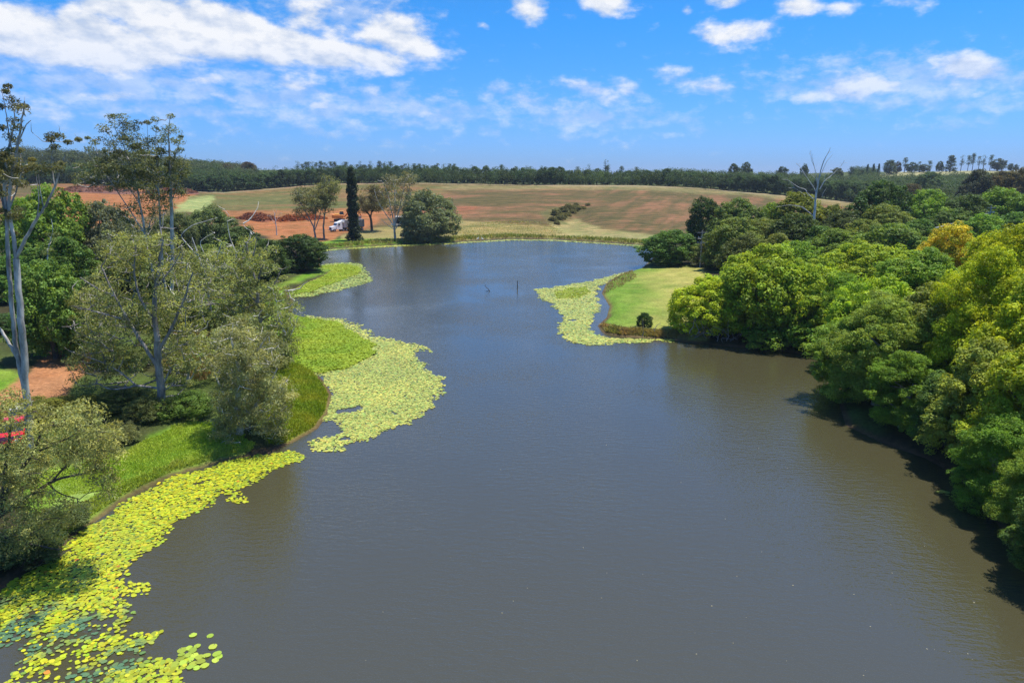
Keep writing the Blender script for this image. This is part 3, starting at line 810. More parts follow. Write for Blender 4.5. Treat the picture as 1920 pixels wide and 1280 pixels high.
def traced_gum(name, label, cat, Y, base, paths, clusters, bark_m, tint, leafn=70, lsize=.26, crad=.5, aspect=.32, droop=.3, ells=(), seed=1, twig=.05, group=None, yel=.35, bare=(), rs=1.0, dy=0.0):
    r = np.random.default_rng(seed)
    bx, by, bY = base
    B = at(bx, by, bY); B[2] = max(0.1, hgt(B[0], B[1])) 
    root = empty(name, tuple(B))
    T = Tubes(); nodes = []
    first = True
    for path in paths:
        path = {'p': path['p'], 'r': (path['r'][0] * rs, path['r'][1] * rs)}
        P = np.array([at(p[0], p[1], Y + (p[2] if len(p) > 2 else 0)) for p in path['p']])
        if first:
            P[0] = B + np.array([0, 0, -.3]); first = False
        k = len(P); n2 = (k - 1) * 4 + 1
        t = np.linspace(0, k - 1, n2); 
        Q = np.stack([np.interp(t, range(k), P[:, i]) for i in range(3)], 1)
        for _ in range(2): Q[1:-1] = .25 * Q[:-2] + .5 * Q[1:-1] + .25 * Q[2:]
        Q[1:-1] += r.normal(size=Q[1:-1].shape) * path['r'][0] * .12
        T.add(Q, np.linspace(path['r'][0], path['r'][1], n2), 9 if path['r'][0] > .1 else 6)
        nodes += list(Q[2:]) if path is not paths[0] else list(Q[len(Q) // 2:])
    cc = [at(c[0], c[1], Y + r.normal() * 1.0) for c in clusters]
    cr = [crad * (c[2] if len(c) > 2 else 1) * (.8 + .4 * r.random()) for c in clusters]
    for (cx, cy, rx, ry, rd, n) in ells:
        for i in range(n):
            d = rdir(1, r)[0] * r.random() ** .38
            cc.append(at(cx + d[0] * rx, cy + d[2] * ry, Y + dy + d[1] * rd)); cr.append(crad * (.6 + .9 * r.random()))
    bt = [at(c[0], c[1], Y + r.normal() * .8) for c in bare]
    for (cx, cy, rx, ry, rd, n) in ells:          # bare pale branch tips showing through and around the leaves
        for i in range(int(n * .22) if Y < 110 else 0):
            d = rdir(1, r)[0] * (.75 + .35 * r.random())
            bt.append(at(cx + d[0] * rx, cy + d[2] * ry, Y + dy + d[1] * rd))
    attach(T, nodes, cc + bt, r, twig)
    cc = np.array(cc); cr = np.array(cr)
    g = np.array([hgt(c[0], c[1]) for c in cc]); ok = cc[:, 2] > np.maximum(g, 0) + .25
    cc, cr = cc[ok], cr[ok]
    V, C = clump_leaves(cc - B, cr, leafn, lsize, r, flat=.62, aspect=aspect, droop=droop, jit=.9, inner=.1, yel=yel, up=.3, vv=.42)
    o = mesh_np('crown', V, quads(len(V) // 4), M_LEAF, C, parent=root); o.color = tuple(tint) + (1,)
    TV, TF = T.arrays()
    mesh_np('trunk', TV - B, TF, bark_m, smooth=True, parent=root)
    tag(root, label, cat, group)
    return root
def P_(r0, r1, *p): return {'p': p, 'r': (r0, r1)}

traced_gum('gum_tree', 'tallest gum at the left edge with twin pale trunks and small dark leaf clumps', 'tree', 45.5, (57, 850, 45.5), [
  P_(.36, .26, (57,850), (54,790), (50,740), (45,670), (40,600), (34,540), (30,485)),
  P_(.17, .05, (30,485), (38,468), (52,440), (68,412), (82,392), (95,368), (105,345), (112,322), (122,292)),
  P_(.07, .02, (103,352), (99,328), (96,300), (100,275)),
  P_(.06, .02, (82,392), (74,350), (72,325)), P_(.06, .02, (68,412), (74,380), (70,345), (66,322)),
  P_(.18, .05, (30,485), (24,440), (16,395), (18,350), (25,310), (34,268), (40,230), (46,190)),
  P_(.08, .02, (25,310), (20,270), (14,235), (10,200), (2,165)),
  P_(.24, .17, (50,745), (42,710), (34,675), (28,640), (24,590), (18,520), (14,460)),
  P_(.16, .04, (14,460), (12,400), (8,350), (12,300), (20,262), (28,230), (26,205)),
  P_(.17, .10, (33,672), (22,652), (8,628), (-12,600), (-30,560)),
  P_(.13, .05, (14,410), (6,380), (-3,352), (-12,325)), P_(.07, .03, (34,268), (44,245), (50,232), (58,226)),
  P_(.09, .04, (16,395), (30,360), (38,330), (46,310)), P_(.08, .03, (8,350), (22,330), (30,312), (34,290))],
  [(15,163,.7),(10,172,.5),(22,189,1.1),(30,200,1.1),(38,206,1.1),(45,200,.8),(28,228,1.1),(31,240,1.1),(22,258,1.2),(30,266,1),(2,240,.9),(15,284,1.1),(35,282,.8),
   (97,255,.9),(93,262,.7),(112,256,.7),(128,267,.6),(147,262,.5),(103,276,.7),(113,308,1),(106,318,1),(86,314,1.1),(78,320,1),(54,318,1),(62,312,.8),(8,300,1.3),(24,312,1.2),(0,318,1.2),(15,330,1),
   (36,318,1),(-4,290,1.2),(42,345,.8),(0,200,.6),(60,300,.5)],
  M_BARK_GUM, (.13, .14, .065), leafn=120, lsize=.19, crad=.46, seed=11, twig=.04, rs=.72, ells=[(8,330,40,50,3,22), (14,400,30,50,3,9)],
  bare=[(47,180),(62,250),(48,200),(58,230),(110,235),(140,250),(20,175),(8,185)])

traced_gum('gum_tree', 'cluster gum with several pale stems and open dark crown above the left skyline', 'tree', 90, (322, 600, 90), [
  P_(.36, .22, (322,600), (323,520), (323,440), (321,370), (319,320)), P_(.2, .04, (319,320), (317,280), (316,250), (319,216)),
  P_(.22, .10, (318,590), (304,500), (301,420), (297,360), (294,310)), P_(.10, .03, (294,310), (292,270), (293,228)),
  P_(.26, .14, (315,595), (285,510), (272,440), (264,385), (254,340)), P_(.13, .03, (254,340), (240,300), (228,262), (205,225)),
  P_(.12, .03, (254,340), (252,300), (248,262), (246,235)), P_(.12, .04, (272,440), (246,398), (222,362), (202,332), (180,306), (160,285)),
  P_(.10, .03, (321,380), (334,345), (345,310), (348,290)), P_(.09, .03, (319,320), (330,290), (338,262), (342,245)),
  P_(.09, .03, (297,360), (282,322), (278,280), (276,235)), P_(.1, .03, (264,385), (240,350), (225,310), (215,270), (200,245))],
  [(207,219,.8),(217,218,.7),(231,221,.9),(192,240,.8),(198,247,.8),(212,233,.9),(242,233,1),(256,230,.9),(254,240,1),(233,242,1.1),(247,256,1.2),(228,252,1),(210,270,1.1),(228,268,1.2),
   (247,275,1.2),(264,273,1),(275,230,.6),(289,226,.7),(294,242,.9),(287,263,1),(280,268,.9),(320,218,.8),(317,240,1.1),(315,247,1.1),(308,256,1),(339,257,.6),(337,281,.7),(303,266,.9),(177,268,.9),
   (167,280,.9),(189,263,.9),(165,259,.4),(232,232,.9),(240,245,1),(222,260,1)],
  M_BARK_GUM, (.135, .165, .08), leafn=75, lsize=.32, crad=.85, seed=12, twig=.07, rs=.75,
  ells=[(250,315,105,40,5,92), (290,345,60,45,4,42), (200,330,70,30,4,30), (250,278,60,26,3,14), (315,290,30,50,3,12), (270,400,60,50,4,24)], bare=[(300,225),(311,235),(345,270),(350,262),(288,218),(128,300),(135,315)])

traced_gum('gum_tree', 'front forked gum with stout grey trunk and white dead limbs standing on the left lawn', 'tree', 53, (309, 806, 53), [
  P_(.36, .25, (309,806), (305,770), (300,720), (296,680), (295,640)), P_(.22, .08, (295,640), (288,590), (292,540), (300,490), (306,450)),
  P_(.16, .05, (296,690), (272,650), (240,600), (215,555), (190,500)), P_(.15, .05, (297,660), (325,610), (345,560), (362,510)),
  P_(.11, .04, (301,728), (280,726), (255,722), (235,728), (205,730), (180,718)), P_(.10, .04, (302,728), (312,708), (320,690)), P_(.08, .03, (304,735), (314,728), (324,722)),
  P_(.12, .04, (288,600), (262,560), (250,510), (255,460)), P_(.09, .03, (240,600), (200,590), (165,580), (140,575)), P_(.09, .03, (255,722), (230,700), (195,680), (160,668)),
  P_(.08,.03,(292,540),(325,500),(340,470)), P_(.08,.03,(215,555),(180,540),(150,520))],
  [], M_BARK_GREY, (.255, .30, .105), leafn=42, lsize=.24, crad=.54, seed=13, twig=.062, dy=2.5,
  ells=[(260,560,128,78,5,175), (290,470,80,48,4,75), (190,600,72,62,4,70), (345,600,52,62,4,50), (240,680,70,45,4,45), (160,650,40,50,3,22), (230,480,70,40,4,45), (330,690,46,40,3,30), (170,700,50,36,3,22), (300,620,60,50,3,34)], bare=[(180,705),(150,690),(120,650),(135,610),(330,690)])

traced_gum('paperbark_tree', 'dense grey olive paperbark leaning over the water where the left lawn ends', 'tree', 49.5, (455, 848, 49.8), [
  P_(.3, .16, (455,848), (450,800), (445,750), (450,700)), P_(.15, .04, (450,700), (440,660), (430,625)), P_(.16, .04, (449,800), (480,760), (505,720), (520,690)),
  P_(.15, .04, (447,770), (420,740), (402,700)), P_(.12, .04, (449,700), (480,660), (500,630))],
  [], M_BARK_PALE, (.285, .315, .14), leafn=95, lsize=.20, crad=.58, seed=14, twig=.05,
  ells=[(462,668,74,70,3.4,140), (465,760,76,50,3.2,110), (430,815,46,38,2.4,60), (500,800,42,34,2.2,36), (525,740,28,40,2,20)], bare=[(400,640),(540,720),(545,700)])

traced_gum('gum_tree', 'sparse upright tree with grey stems beside the floating grass on the left bank', 'tree', 76, (490, 640, 76), [
  P_(.26, .16, (490,640), (488,600), (484,560), (480,530)), P_(.14, .04, (480,530), (470,495), (462,455)), P_(.14, .04, (481,535), (492,500), (500,462)),
  P_(.12, .03, (485,570), (510,540), (528,505)), P_(.12, .03, (485,570), (455,540), (438,505)), P_(.1,.03,(489,600),(520,585),(545,560)), P_(.1,.03,(470,495),(478,470),(482,445))],
  [], M_BARK_GREY, (.25, .30, .105), leafn=44, lsize=.30, crad=.64, seed=15, twig=.08,
  ells=[(485,540,66,55,4,80), (490,610,70,50,4,100), (420,540,60,60,4,60), (480,480,46,36,3,34), (530,640,34,44,3,30), (440,600,40,50,3,36)], bare=[(470,440),(488,436),(505,448),(455,446),(520,470),(540,500),(430,470),(560,610)])

traced_gum('gum_tree', 'thin olive tree with pale dead sticks between the forked gum and the sparse upright tree', 'tree', 84, (395, 600, 84), [
  P_(.24, .14, (395,600), (392,560), (388,520)), P_(.12, .04, (388,520), (372,480), (360,445)), P_(.12, .03, (389,530), (405,490), (415,455)),
  P_(.07, .03, (372,480), (345,452), (338,440), (360,422), (385,415), (408,408)), P_(.06, .02, (398,500), (372,455), (385,445), (402,436))],
  [], M_BARK_PALE, (.29, .34, .13), leafn=38, lsize=.30, crad=.75, seed=16, twig=.07,
  ells=[(385,520,62,60,4,85), (350,560,50,60,4,50), (415,585,46,56,4,50)], bare=[(395,432),(350,455)])

for (Y_, bx_, by_, seed_, lab_, e_) in [
  (63, 448, 742, 51, 'feathery olive tree between the paperbark and the sparse upright tree', [(448,640,62,56,3.4,95), (440,690,44,40,3,40)]),
  (71, 532, 690, 52, 'feathery tree at the water beside the floating grass', [(528,590,38,62,3,66), (520,650,34,40,2.6,34)]),
  (66, 182, 735, 53, 'feathery olive tree between the front forked gum and the tree beside the red track', [(182,610,66,76,3.4,95), (190,680,56,44,3,46)]),
  (61, 352, 760, 54, 'feathery tree right behind the trunk of the front forked gum', [(352,660,56,50,3,80)]),
  (98, 262, 560, 55, 'grey feathery tree in front of the cluster gum stems', [(262,470,86,50,4,85), (200,500,50,50,4,40)]),
  (96, 440, 540, 56, 'grey feathery tree below the left thicket skyline', [(440,490,70,44,4,75)])]:
    traced_gum('feathery_tree', lab_, 'tree', Y_, (bx_, by_, Y_), [P_(.2, .1, (bx_, by_), (bx_ - 3, by_ - 30), (bx_ + 3, by_ - 65)), P_(.1, .03, (bx_ + 3, by_ - 65), (bx_ - 10, by_ - 95), (bx_ - 14, by_ - 125)), P_(.09, .03, (bx_ - 3, by_ - 35), (bx_ + 20, by_ - 75), (bx_ + 30, by_ - 105))],
      [], M_BARK_PALE, [(.25, .31, .10), (.22, .27, .105)][seed_ % 2], leafn=44, lsize=.25 * Y_ / 62, crad=.62 * Y_ / 62, seed=seed_, twig=.07, ells=e_, bare=[(bx_ - 40 + 90 * ((k * .618) % 1), by_ - 95 - 70 * ((k * .37) % 1)) for k in range(9)])

traced_gum('overhanging_tree', 'nearest tree with thin olive foliage and crooked branches filling the bottom left corner', 'tree', 32, (-95, 1060, 32.5), [
  P_(.30, .16, (-95,1060), (-70,1040), (-30,1000), (0,955)), P_(.14, .05, (0,955), (20,905), (40,880), (62,850), (75,815)), P_(.12, .04, (-10,975), (30,945), (60,928), (90,905), (125,893), (160,888)),
  P_(.06, .03, (100,900), (112,885), (125,872)), P_(.12, .04, (0,955), (10,900), (12,850), (20,800)), P_(.07, .02, (62,850), (90,838), (130,820), (165,800)),
  P_(.09, .03, (-20,995), (20,1010), (60,1020), (110,1030)), P_(.05, .02, (90,905), (110,925), (150,935))],
  [], M_BARK_DARK, (.30, .335, .12), leafn=50, lsize=.17, crad=.42, seed=17, twig=.035,
  ells=[(-10,850,36,50,3,26), (120,790,84,42,3.2,80), (60,860,80,50,3,55), (170,850,50,50,2,42), (190,900,30,44,1.6,20), (30,920,50,44,2.4,30), (60,990,70,40,2.4,55), (10,1040,50,44,2,34), (120,960,50,30,2,18), (20,760,40,30,3,22), (200,820,34,50,2,26), (60,930,60,40,2,30), (8,792,26,22,1.5,9), (34,838,26,14,1.5,7)], bare=[(170,880),(150,940)])

traced_gum('slender_tree', 'slender crooked pale tree in front of the dark green trees at the left edge', 'tree', 84, (78, 560, 84), [
  P_(.14, .06, (78,560), (86,520), (92,505), (88,485), (92,460)), P_(.05, .02, (92,460), (100,430), (96,410)), P_(.05, .02, (92,505), (80,518), (72,530))],
  [(92,470,.8),(98,450,.9),(84,475,.8),(104,440,.7),(90,440,.7)], M_BARK_PALE, (.12, .16, .05), leafn=60, lsize=.3, crad=.7, seed=18)

# trees on the far shore
traced_gum('gum_tree', 'forked gum with several dark stems on the far shore left of the truck', 'tree', 211, (592, 456, 211), [
  P_(.35, .2, (592,456), (591,440), (588,425)), P_(.2, .06, (588,425), (575,400), (560,375), (553,352)), P_(.18, .06, (589,430), (592,400), (592,370), (588,350)), P_(.12,.05,(580,415),(566,405),(556,398)),
  P_(.16, .06, (590,432), (600,405), (606,380), (604,350))],
  [], M_BARK_GREY, (.16, .18, .08), leafn=50, lsize=.6, crad=1.5, seed=31, twig=.12, ells=[(582,378,28,26,5,50), (562,372,16,24,3,16), (600,365,16,26,4,20), (560,400,10,8,2,6)])
traced_gum('gum_tree', 'tall slim gum on the far shore nearest the white truck', 'tree', 214, (608, 451, 214), [
  P_(.32, .2, (608,451), (606,425), (609,400)), P_(.2, .05, (609,400), (614,370), (618,340)), P_(.14, .05, (609,405), (600,385), (598,360)), P_(.12, .04, (611,390), (625,370), (632,355))],
  [(615,335,1.2),(608,332,1),(625,338,1),(618,345,1.2),(630,342,.9)], M_BARK_GREY, (.18, .21, .09), leafn=50, lsize=.6, crad=1.5, seed=32, twig=.12, ells=[(613,372,19,26,4,44), (622,350,14,12,3,16), (604,355,10,20,3,16)])
traced_gum('fig_tree', 'spreading dark trunked tree right of the ivy clad column on the far shore', 'tree', 243, (697, 425, 243), [
  P_(.5, .3, (697,425), (696,412), (692,402)), P_(.3, .08, (692,402), (682,392), (674,375)), P_(.28, .08, (695,408), (699,385), (702,362)), P_(.2, .06, (697,398), (712,380), (722,365))],
  [], M_BARK_DARK, (.16, .155, .08), leafn=50, lsize=.7, crad=1.7, seed=33, twig=.14, ells=[(698,376,32,24,6,85), (686,392,12,8,3,8), (708,356,18,8,4,12)])
traced_gum('bare_gum_tree', 'fan shaped gum with many bare pale stems beside the grey willow on the far shore', 'tree', 214, (741, 449, 214), [
  P_(.4, .25, (741,449), (740,435), (739,422)), P_(.18, .05, (739,425), (726,405), (712,385), (704,365)), P_(.2, .05, (739,422), (734,395), (728,365), (720,345)), P_(.2, .05, (740,424), (741,390), (740,355), (742,330)),
  P_(.2, .05, (740,424), (748,395), (755,365), (760,335)), P_(.16, .05, (741,430), (756,410), (766,385), (770,360)), P_(.12, .04, (739,430), (724,420), (714,410)), P_(.1,.04,(734,395),(724,380),(716,362)), P_(.1,.04,(748,395),(762,375),(768,350))],
  [], M_BARK_PALE, (.20, .21, .11), leafn=34, lsize=.55, crad=1.3, seed=34, twig=.11, ells=[(740,350,34,22,5,60), (765,335,14,13,3,24), (735,385,30,24,4,36)],
  bare=[(x, y) for x, y in zip(np.linspace(702, 772, 26), 352 + 14 * np.sin(np.arange(26) * 2.3))])
traced_gum('slim_tree', 'slim leaning pale stem at the left foot of the grey willow', 'tree', 212, (752, 449, 212), [P_(.1, .05, (752,449), (757,430), (762,412), (764,395))], [(764,395,1),(762,402,1)], M_BARK_PALE, (.11,.14,.06), leafn=30, lsize=.5, crad=1.2, seed=35)
traced_gum('dead_tree', 'small bleached dead tree standing on the red dirt', 'dead tree', 225, (519, 440, 225), [
  P_(.3, .1, (519,440), (518,425), (516,410), (514,398)), P_(.12, .04, (517,415), (523,405), (526,398)), P_(.1, .04, (517,420), (510,412), (506,402)), P_(.08,.03,(515,404),(519,396),(518,390))],
  [(506,401,.1)], M_BARK_DEAD, (.1,.1,.05), leafn=2, lsize=.2, crad=.5, seed=36, rs=.7, bare=[(500,405),(530,400),(512,392)])

# tall dark ivy clad column
def column_tree():
    Y = 211; B = at(665, 454, Y); B[2] = hgt(B[0], B[1]); r = np.random.default_rng(5)
    root = empty('ivy_clad_tree', tuple(B))
    topz = at(665, 316, Y)[2] - B[2]; pxm = Y / FPX
    n = 620; z = r.random(n) * topz; t = z / topz
    wpx = np.interp(t, [0, .08, .2, .45, .8, .93, 1], [17, 12, 8.5, 9.5, 8.5, 5.5, 1.5]) * pxm * (.8 + .3 * np.sin(z * 2.1) * .4 + .2 * r.random(n))
    a = r.random(n) * 6.28; rad = wpx * np.sqrt(r.random(n))
    cc = np.stack([rad * np.cos(a), rad * np.sin(a), z], 1)
    V, C = clump_leaves(cc, .45 + .35 * r.random(n), 26, .5, r, yel=.2)
    o = mesh_np('crown', V, quads(len(V) // 4), M_LEAF, C, parent=root); o.color = (.035, .06, .025, 1)
    T = Tubes(); T.add([(0, 0, -.3), (0, .1, topz * .5), (0, 0, topz * .96)], [.45, .3, .08], 8)
    TV, TF = T.arrays(); mesh_np('trunk', TV, TF, M_BARK_DARK, smooth=True, parent=root)
    tag(root, 'tall narrow dark green column of ivy on the far shore beside the truck', 'tree')
column_tree()

# bare dead tree on the right
traced_gum('dead_tree', 'tall bleached dead tree with bare limbs rising above the right woodland', 'dead tree', 168, (1526, 450, 168), [
  P_(.95, .5, (1526,450), (1527,400), (1529,370), (1533,350)), P_(.48, .10, (1533,350), (1536,332), (1540,315), (1546,298), (1554,285), (1557,277)),
  P_(.3, .08, (1531,362), (1524,348), (1512,332), (1503,318), (1498,310), (1493,308)), P_(.3, .06, (1533,350), (1531,330), (1527,312), (1521,300), (1520,282)),
  P_(.3, .07, (1537,355), (1545,340), (1558,330), (1570,318), (1578,310), (1583,301)), P_(.16, .05, (1545,340), (1547,328), (1556,320), (1568,316)),
  P_(.32, .08, (1525,373), (1513,362), (1511,355), (1498,352), (1488,345), (1478,338), (1466,336)), P_(.14, .05, (1510,366), (1498,358), (1490,352), (1479,339)),
  P_(.2, .06, (1536,335), (1549,304), (1556,296), (1561,290)), P_(.2, .05, (1541,370), (1543,362), (1551,351)), P_(.25, .07, (1525,405), (1512,394), (1500,387), (1480,384), (1462,387)),
  P_(.16, .05, (1512,394), (1506,388), (1490,384)), P_(.15,.05,(1527,312),(1522,294),(1524,288)), P_(.16,.05,(1532,338),(1522,328),(1516,319))],
  [(1557,277,.05)], M_BARK_DEAD, (.1,.1,.05), leafn=2, lsize=.1, crad=.4, seed=41, twig=.045, rs=.36,
  bare=[(1521,282),(1519,290),(1526,296),(1493,306),(1502,306),(1550,288),(1560,284),(1549,316),(1552,300),(1584,300),(1590,306),(1575,305),(1465,334),(1478,352),(1496,355),(1523,318),(1529,322),(1455,388),(1540,345)])

# dead snag branches at foot of the yellow tipped tree
def snags():
    r = np.random.default_rng(77)
    B = G(1345, 640, .3); B = np.array([B[0], B[1] + 1.0, .2]); root_m = Tubes()
    for i in range(46):
        p = np.array([r.normal() * 3.2, r.normal() * 1.2, .1 + r.random() * 1.2]); d = unit(np.array([r.normal(), -abs(r.normal()) * .6, .5 + r.random()]))
        pts, _ = wander(p, d, 1.2 + 2.4 * r.random(), r, 5, .3); root_m.add(pts, np.linspace(.06, .015, 6), 4)
    V, F = root_m.arrays(); o = mesh_np('fallen_branches', V, F, M_BARK_GREY, smooth=True, loc=tuple(B))
    tag(o, 'tangle of bare grey branches at the foot of the yellow tipped tree', 'branches', kind='stuff')
snags()

# ------------------------------------------------------------------ orchard, forest and skyline trees
EDGE = [(0,346),(150,344),(300,352),(350,358),(420,360),(520,352),(620,344),(800,343),(1000,346.5),(1200,348),(1300,351),(1400,360),(1500,368),(1600,379),(1680,380)]
DK = (.05, .095, .03)
def orchard_label(x):
    for lim, w in ((400, 'above the stump heaps on the left'), (600, 'above the left end of the field'), (770, 'behind the far shore gums'), (1010, 'behind the grey willow'),
                   (1290, 'above the middle of the field'), (1480, 'above the right end of the field'), (9999, 'behind the tall bleached dead tree')):
        if x < lim: return ('dark orchard tree in the front row ' + w, 'tree', 'orchard front row ' + w)
x = -10.0; i = 0
while x < 1680:
    ey = np.interp(x, [e[0] for e in EDGE], [e[1] for e in EDGE])
    p = hit(x, ey - .6)
    if p[1] < 380: Yp = 425.0; p = np.array([(x - 960) / FPX * (Yp * CP + 2), Yp, 0]); p[2] = hgt(p[0], p[1])
    s = 1.05 + .25 * rng.random(); pr, H0, R0 = FARP[i % 4]
    hh = (10.2 if x > 520 else 9.5) * (.88 + .24 * rng.random())
    place('orchard_tree', pr, tuple(p), rng.random() * 6, (s * 1.0, s * 1.0, hh / H0), np.array(DK) * (.8 + .5 * rng.random()),
          *orchard_label(x))
    x += 15.0 + 6 * rng.random(); i += 1

def mass(name, label, pts, hs, rs, per, lsize, tint, seed):
    """a far wood that reads as one mass: crowns of leaf clumps standing on the ground"""
    r = np.random.default_rng(seed); n = len(pts)
    K = 7; idx = np.repeat(np.arange(n), K)
    d = rdir(n * K, r)
    c = pts[idx] + np.stack([d[:, 0] * rs[idx] * .65, d[:, 1] * rs[idx] * .65, hs[idx] * (.56 + .3 * d[:, 2])], 1)
    V, C = clump_leaves(c, rs[idx] * (.42 + .3 * r.random(n * K)), per, lsize, r, flat=.9, yel=.25, vv=.28)
    tv = (.75 + .5 * r.random(n))[np.repeat(idx, per * 4)]
    tv2 = (1 + .25 * (r.random(n) - .3))[np.repeat(idx, per * 4)]
    C = C * np.stack([tv * tv2, tv, tv], 1)
    o = mesh_np(name, V, quads(len(V) // 4), M_LEAF, C); o.color = tuple(tint) + (1,)
    tag(o, label, 'trees', kind='stuff'); return o

pts = []
rr = np.random.default_rng(55)
for row in range(15):
    x = -60.0
    while x < 2000:
        ey = np.interp(x, [e[0] for e in EDGE], [e[1] for e in EDGE])
        Y0 = 440 + row * 11 + rr.normal() * 1.0
        if row > 5 and x > 420 and x < 1250: x += 20; continue
        Y = Y0 if x < 1600 else Y0 - 30
        X = (x - 960) / FPX * (Y * CP + 3)
        pts.append((X, Y)); x += 17 * 440 / Y0 + rr.random() * 5
# the orchard slope on the right
for Y in np.arange(250, 760, 13):
    for px in np.arange(1600, 2010, 24 * 250 / Y * 1.0):
        if Y < 400 and px < 1600 + (400 - Y) * .9: continue
        if Y > 600 and px > 1640: continue
        X = (px + rr.normal() * 2 - 960) / FPX * (Y * CP + 3); pts.append((X, Y + rr.normal() * 1.5))
pts = np.array(pts)
Z = height(pts[:, 0], pts[:, 1]); P3 = np.column_stack([pts, Z])
mass('orchard_trees', 'dark green orchard rows covering the far hills behind the front row', P3, 9.3 * (.85 + .3 * rr.random(len(P3))), 3.9 * (.85 + .3 * rr.random(len(P3))), 42, .68, (.052, .095, .032), 56)

# taller forest on the left skyline
pts = []
for k in range(520):
    px = rr.uniform(-60, 470); Y = rr.uniform(520, 640)
    pts.append(((px - 960) / FPX * (Y * CP), Y))
pts = np.array(pts); P3 = np.column_stack([pts, height(pts[:, 0], pts[:, 1])])
ppx, _ = project(P3[:, 0], P3[:, 1], P3[:, 2])
hf = np.interp(ppx, [0, 60, 150, 330, 400, 470], [15, 17, 15, 10, 7, 5]) * (.8 + .4 * rr.random(len(P3)))
mass('forest', 'dark forest on the hill at the left skyline', P3, hf, 5 * (.8 + .4 * rr.random(len(P3))), 32, 1.05, (.062, .09, .042), 57)

# skyline pines and gums, each with a bare trunk and small head
PINE = []
for k in range(4):
    r = np.random.default_rng(400 + k); T = Tubes(); H = 14
    T.add([(0, 0, -.5), (.1, 0, H * .5), (.2 * k - .3, 0, H)], [.3, .22, .08], 6)
    n = 16 + 8 * (k % 3); zc = H * (.42 + .56 * r.random(n)); a = r.random(n) * 6.28; ra = 2.1 * r.random(n) ** .7 * np.sin(np.pi * np.clip((zc / H - .3) / .75, 0, 1))
    cl = clump_leaves(np.stack([ra * np.cos(a), ra * np.sin(a), zc], 1), .9 + .7 * r.random(n), 34, .5, r, flat=.85)
    PINE.append((make_proto('pine', cl, T.arrays(), M_BARK_DARK), H, 3))
for (n, a, b, Yd, tmin, tmax, lab, grp) in [
    (26, 560, 735, 560, 302, 310, 'slim pine standing above the dark orchard on the skyline behind the far shore gums', 'pines on the skyline behind the far shore'),
    (16, 735, 860, 560, 306, 311, 'small pine on the skyline right of the far shore gums', 'pines on the skyline right of the far shore gums'),
    (12, 870, 1210, 560, 309, 314, 'tiny tree top on the skyline over the middle of the field', 'tree tops on the skyline over the field')]:
    for i in range(n):
        px = a + (b - a) * (i + .5) / n + rng.normal() * 3; top = rng.uniform(tmin, tmax)
        X = (px - 960) / FPX * (Yd * CP); z = hgt(X, Yd); tz = at(px, top, Yd)[2]
        pr, H0, R0 = PINE[i % 4]
        place('pine_tree', pr, (X, Yd, z), rng.random() * 6, (1.05, 1.05, max(3, tz - z) / H0), np.array((.06, .10, .042)) * (.9 + .3 * rng.random()), lab, 'tree', grp)
SKY = [
 (1135, 560, 301, 18, 'p', 'flat headed tree alone on the skyline over the middle of the field'),
 (1376, 600, 306, 20, 'm', 'left one of the two joined dark trees on the skyline left of the dead tree'),
 (1398, 600, 304, 22, 'm', 'right one of the two joined dark trees on the skyline left of the dead tree'),
 (1466, 600, 311, 20, 'm', 'low wide tree on the skyline just left of the dead tree'),
 (1508, 600, 308, 16, 'm', 'round tree on the skyline behind the top of the dead tree'),
 (1568, 620, 314, 26, 'm', 'low spreading tree on the skyline right of the dead tree'),
 (1596, 640, 313, 20, 'p', 'open crowned tree on the skyline left of the three conifers'),
 (1615, 640, 317, 12, 'm', 'tiny tree on the skyline touching the three conifers'),
 (1626, 660, 308, 9, 'c', 'left one of three small conifers on the skyline'),
 (1637, 660, 307, 9, 'c', 'middle one of three small conifers on the skyline'),
 (1647, 660, 307, 9, 'c', 'right one of three small conifers on the skyline'),
 (1668, 760, 299, 22, 'm', 'big rounded tree at the left end of the hilltop grove'),
 (1683, 770, 303, 14, 'm', 'brownish tree second in the hilltop grove'),
 (1697, 780, 295, 14, 'p', 'tallest thin tree of the hilltop grove'),
 (1710, 780, 304, 20, 'm', 'dark low tree under the tallest thin tree of the hilltop grove'),
 (1725, 790, 303, 13, 'p', 'small open tree in the middle of the hilltop grove'),
 (1732, 785, 308, 22, 'm', 'dark wide bush in the middle of the hilltop grove'),
 (1743, 790, 301, 13, 'p', 'open tree left of the wide conifer on the hilltop'),
 (1762, 790, 302, 13, 'm', 'dark round tree near the wide conifer on the hilltop'),
 (1783, 790, 291, 26, 'c', 'wide dark conifer on the hilltop, biggest on the right skyline'),
 (1803, 800, 292, 12, 'p', 'thin gum right of the wide hilltop conifer'),
 (1816, 800, 291, 12, 'p', 'thin gum second right of the wide hilltop conifer'),
 (1825, 800, 288, 13, 'p', 'tallest of the thin gums right of the wide hilltop conifer'),
 (1836, 800, 293, 12, 'p', 'thin gum fourth right of the wide hilltop conifer'),
 (1845, 800, 292, 14, 'p', 'thin gum just left of the domed tree on the hilltop'),
 (1858, 800, 290, 12, 'p', 'thin gum leaning over the domed tree on the hilltop'),
 (1872, 800, 297, 24, 'm', 'dark domed tree at the right end of the hilltop'),
 (1895, 820, 306, 10, 'm', 'tiny bush right of the domed hilltop tree'),
 (1905, 820, 308, 8, 'm', 'last tiny bush at the right end of the hilltop'),
 (466, 560, 303, 34, 'm', 'brownish round crown on the left skyline above the orchard'),
 (425, 540, 307, 26, 'm', 'dark round crown left of the brownish crown on the left skyline')]
CON = []
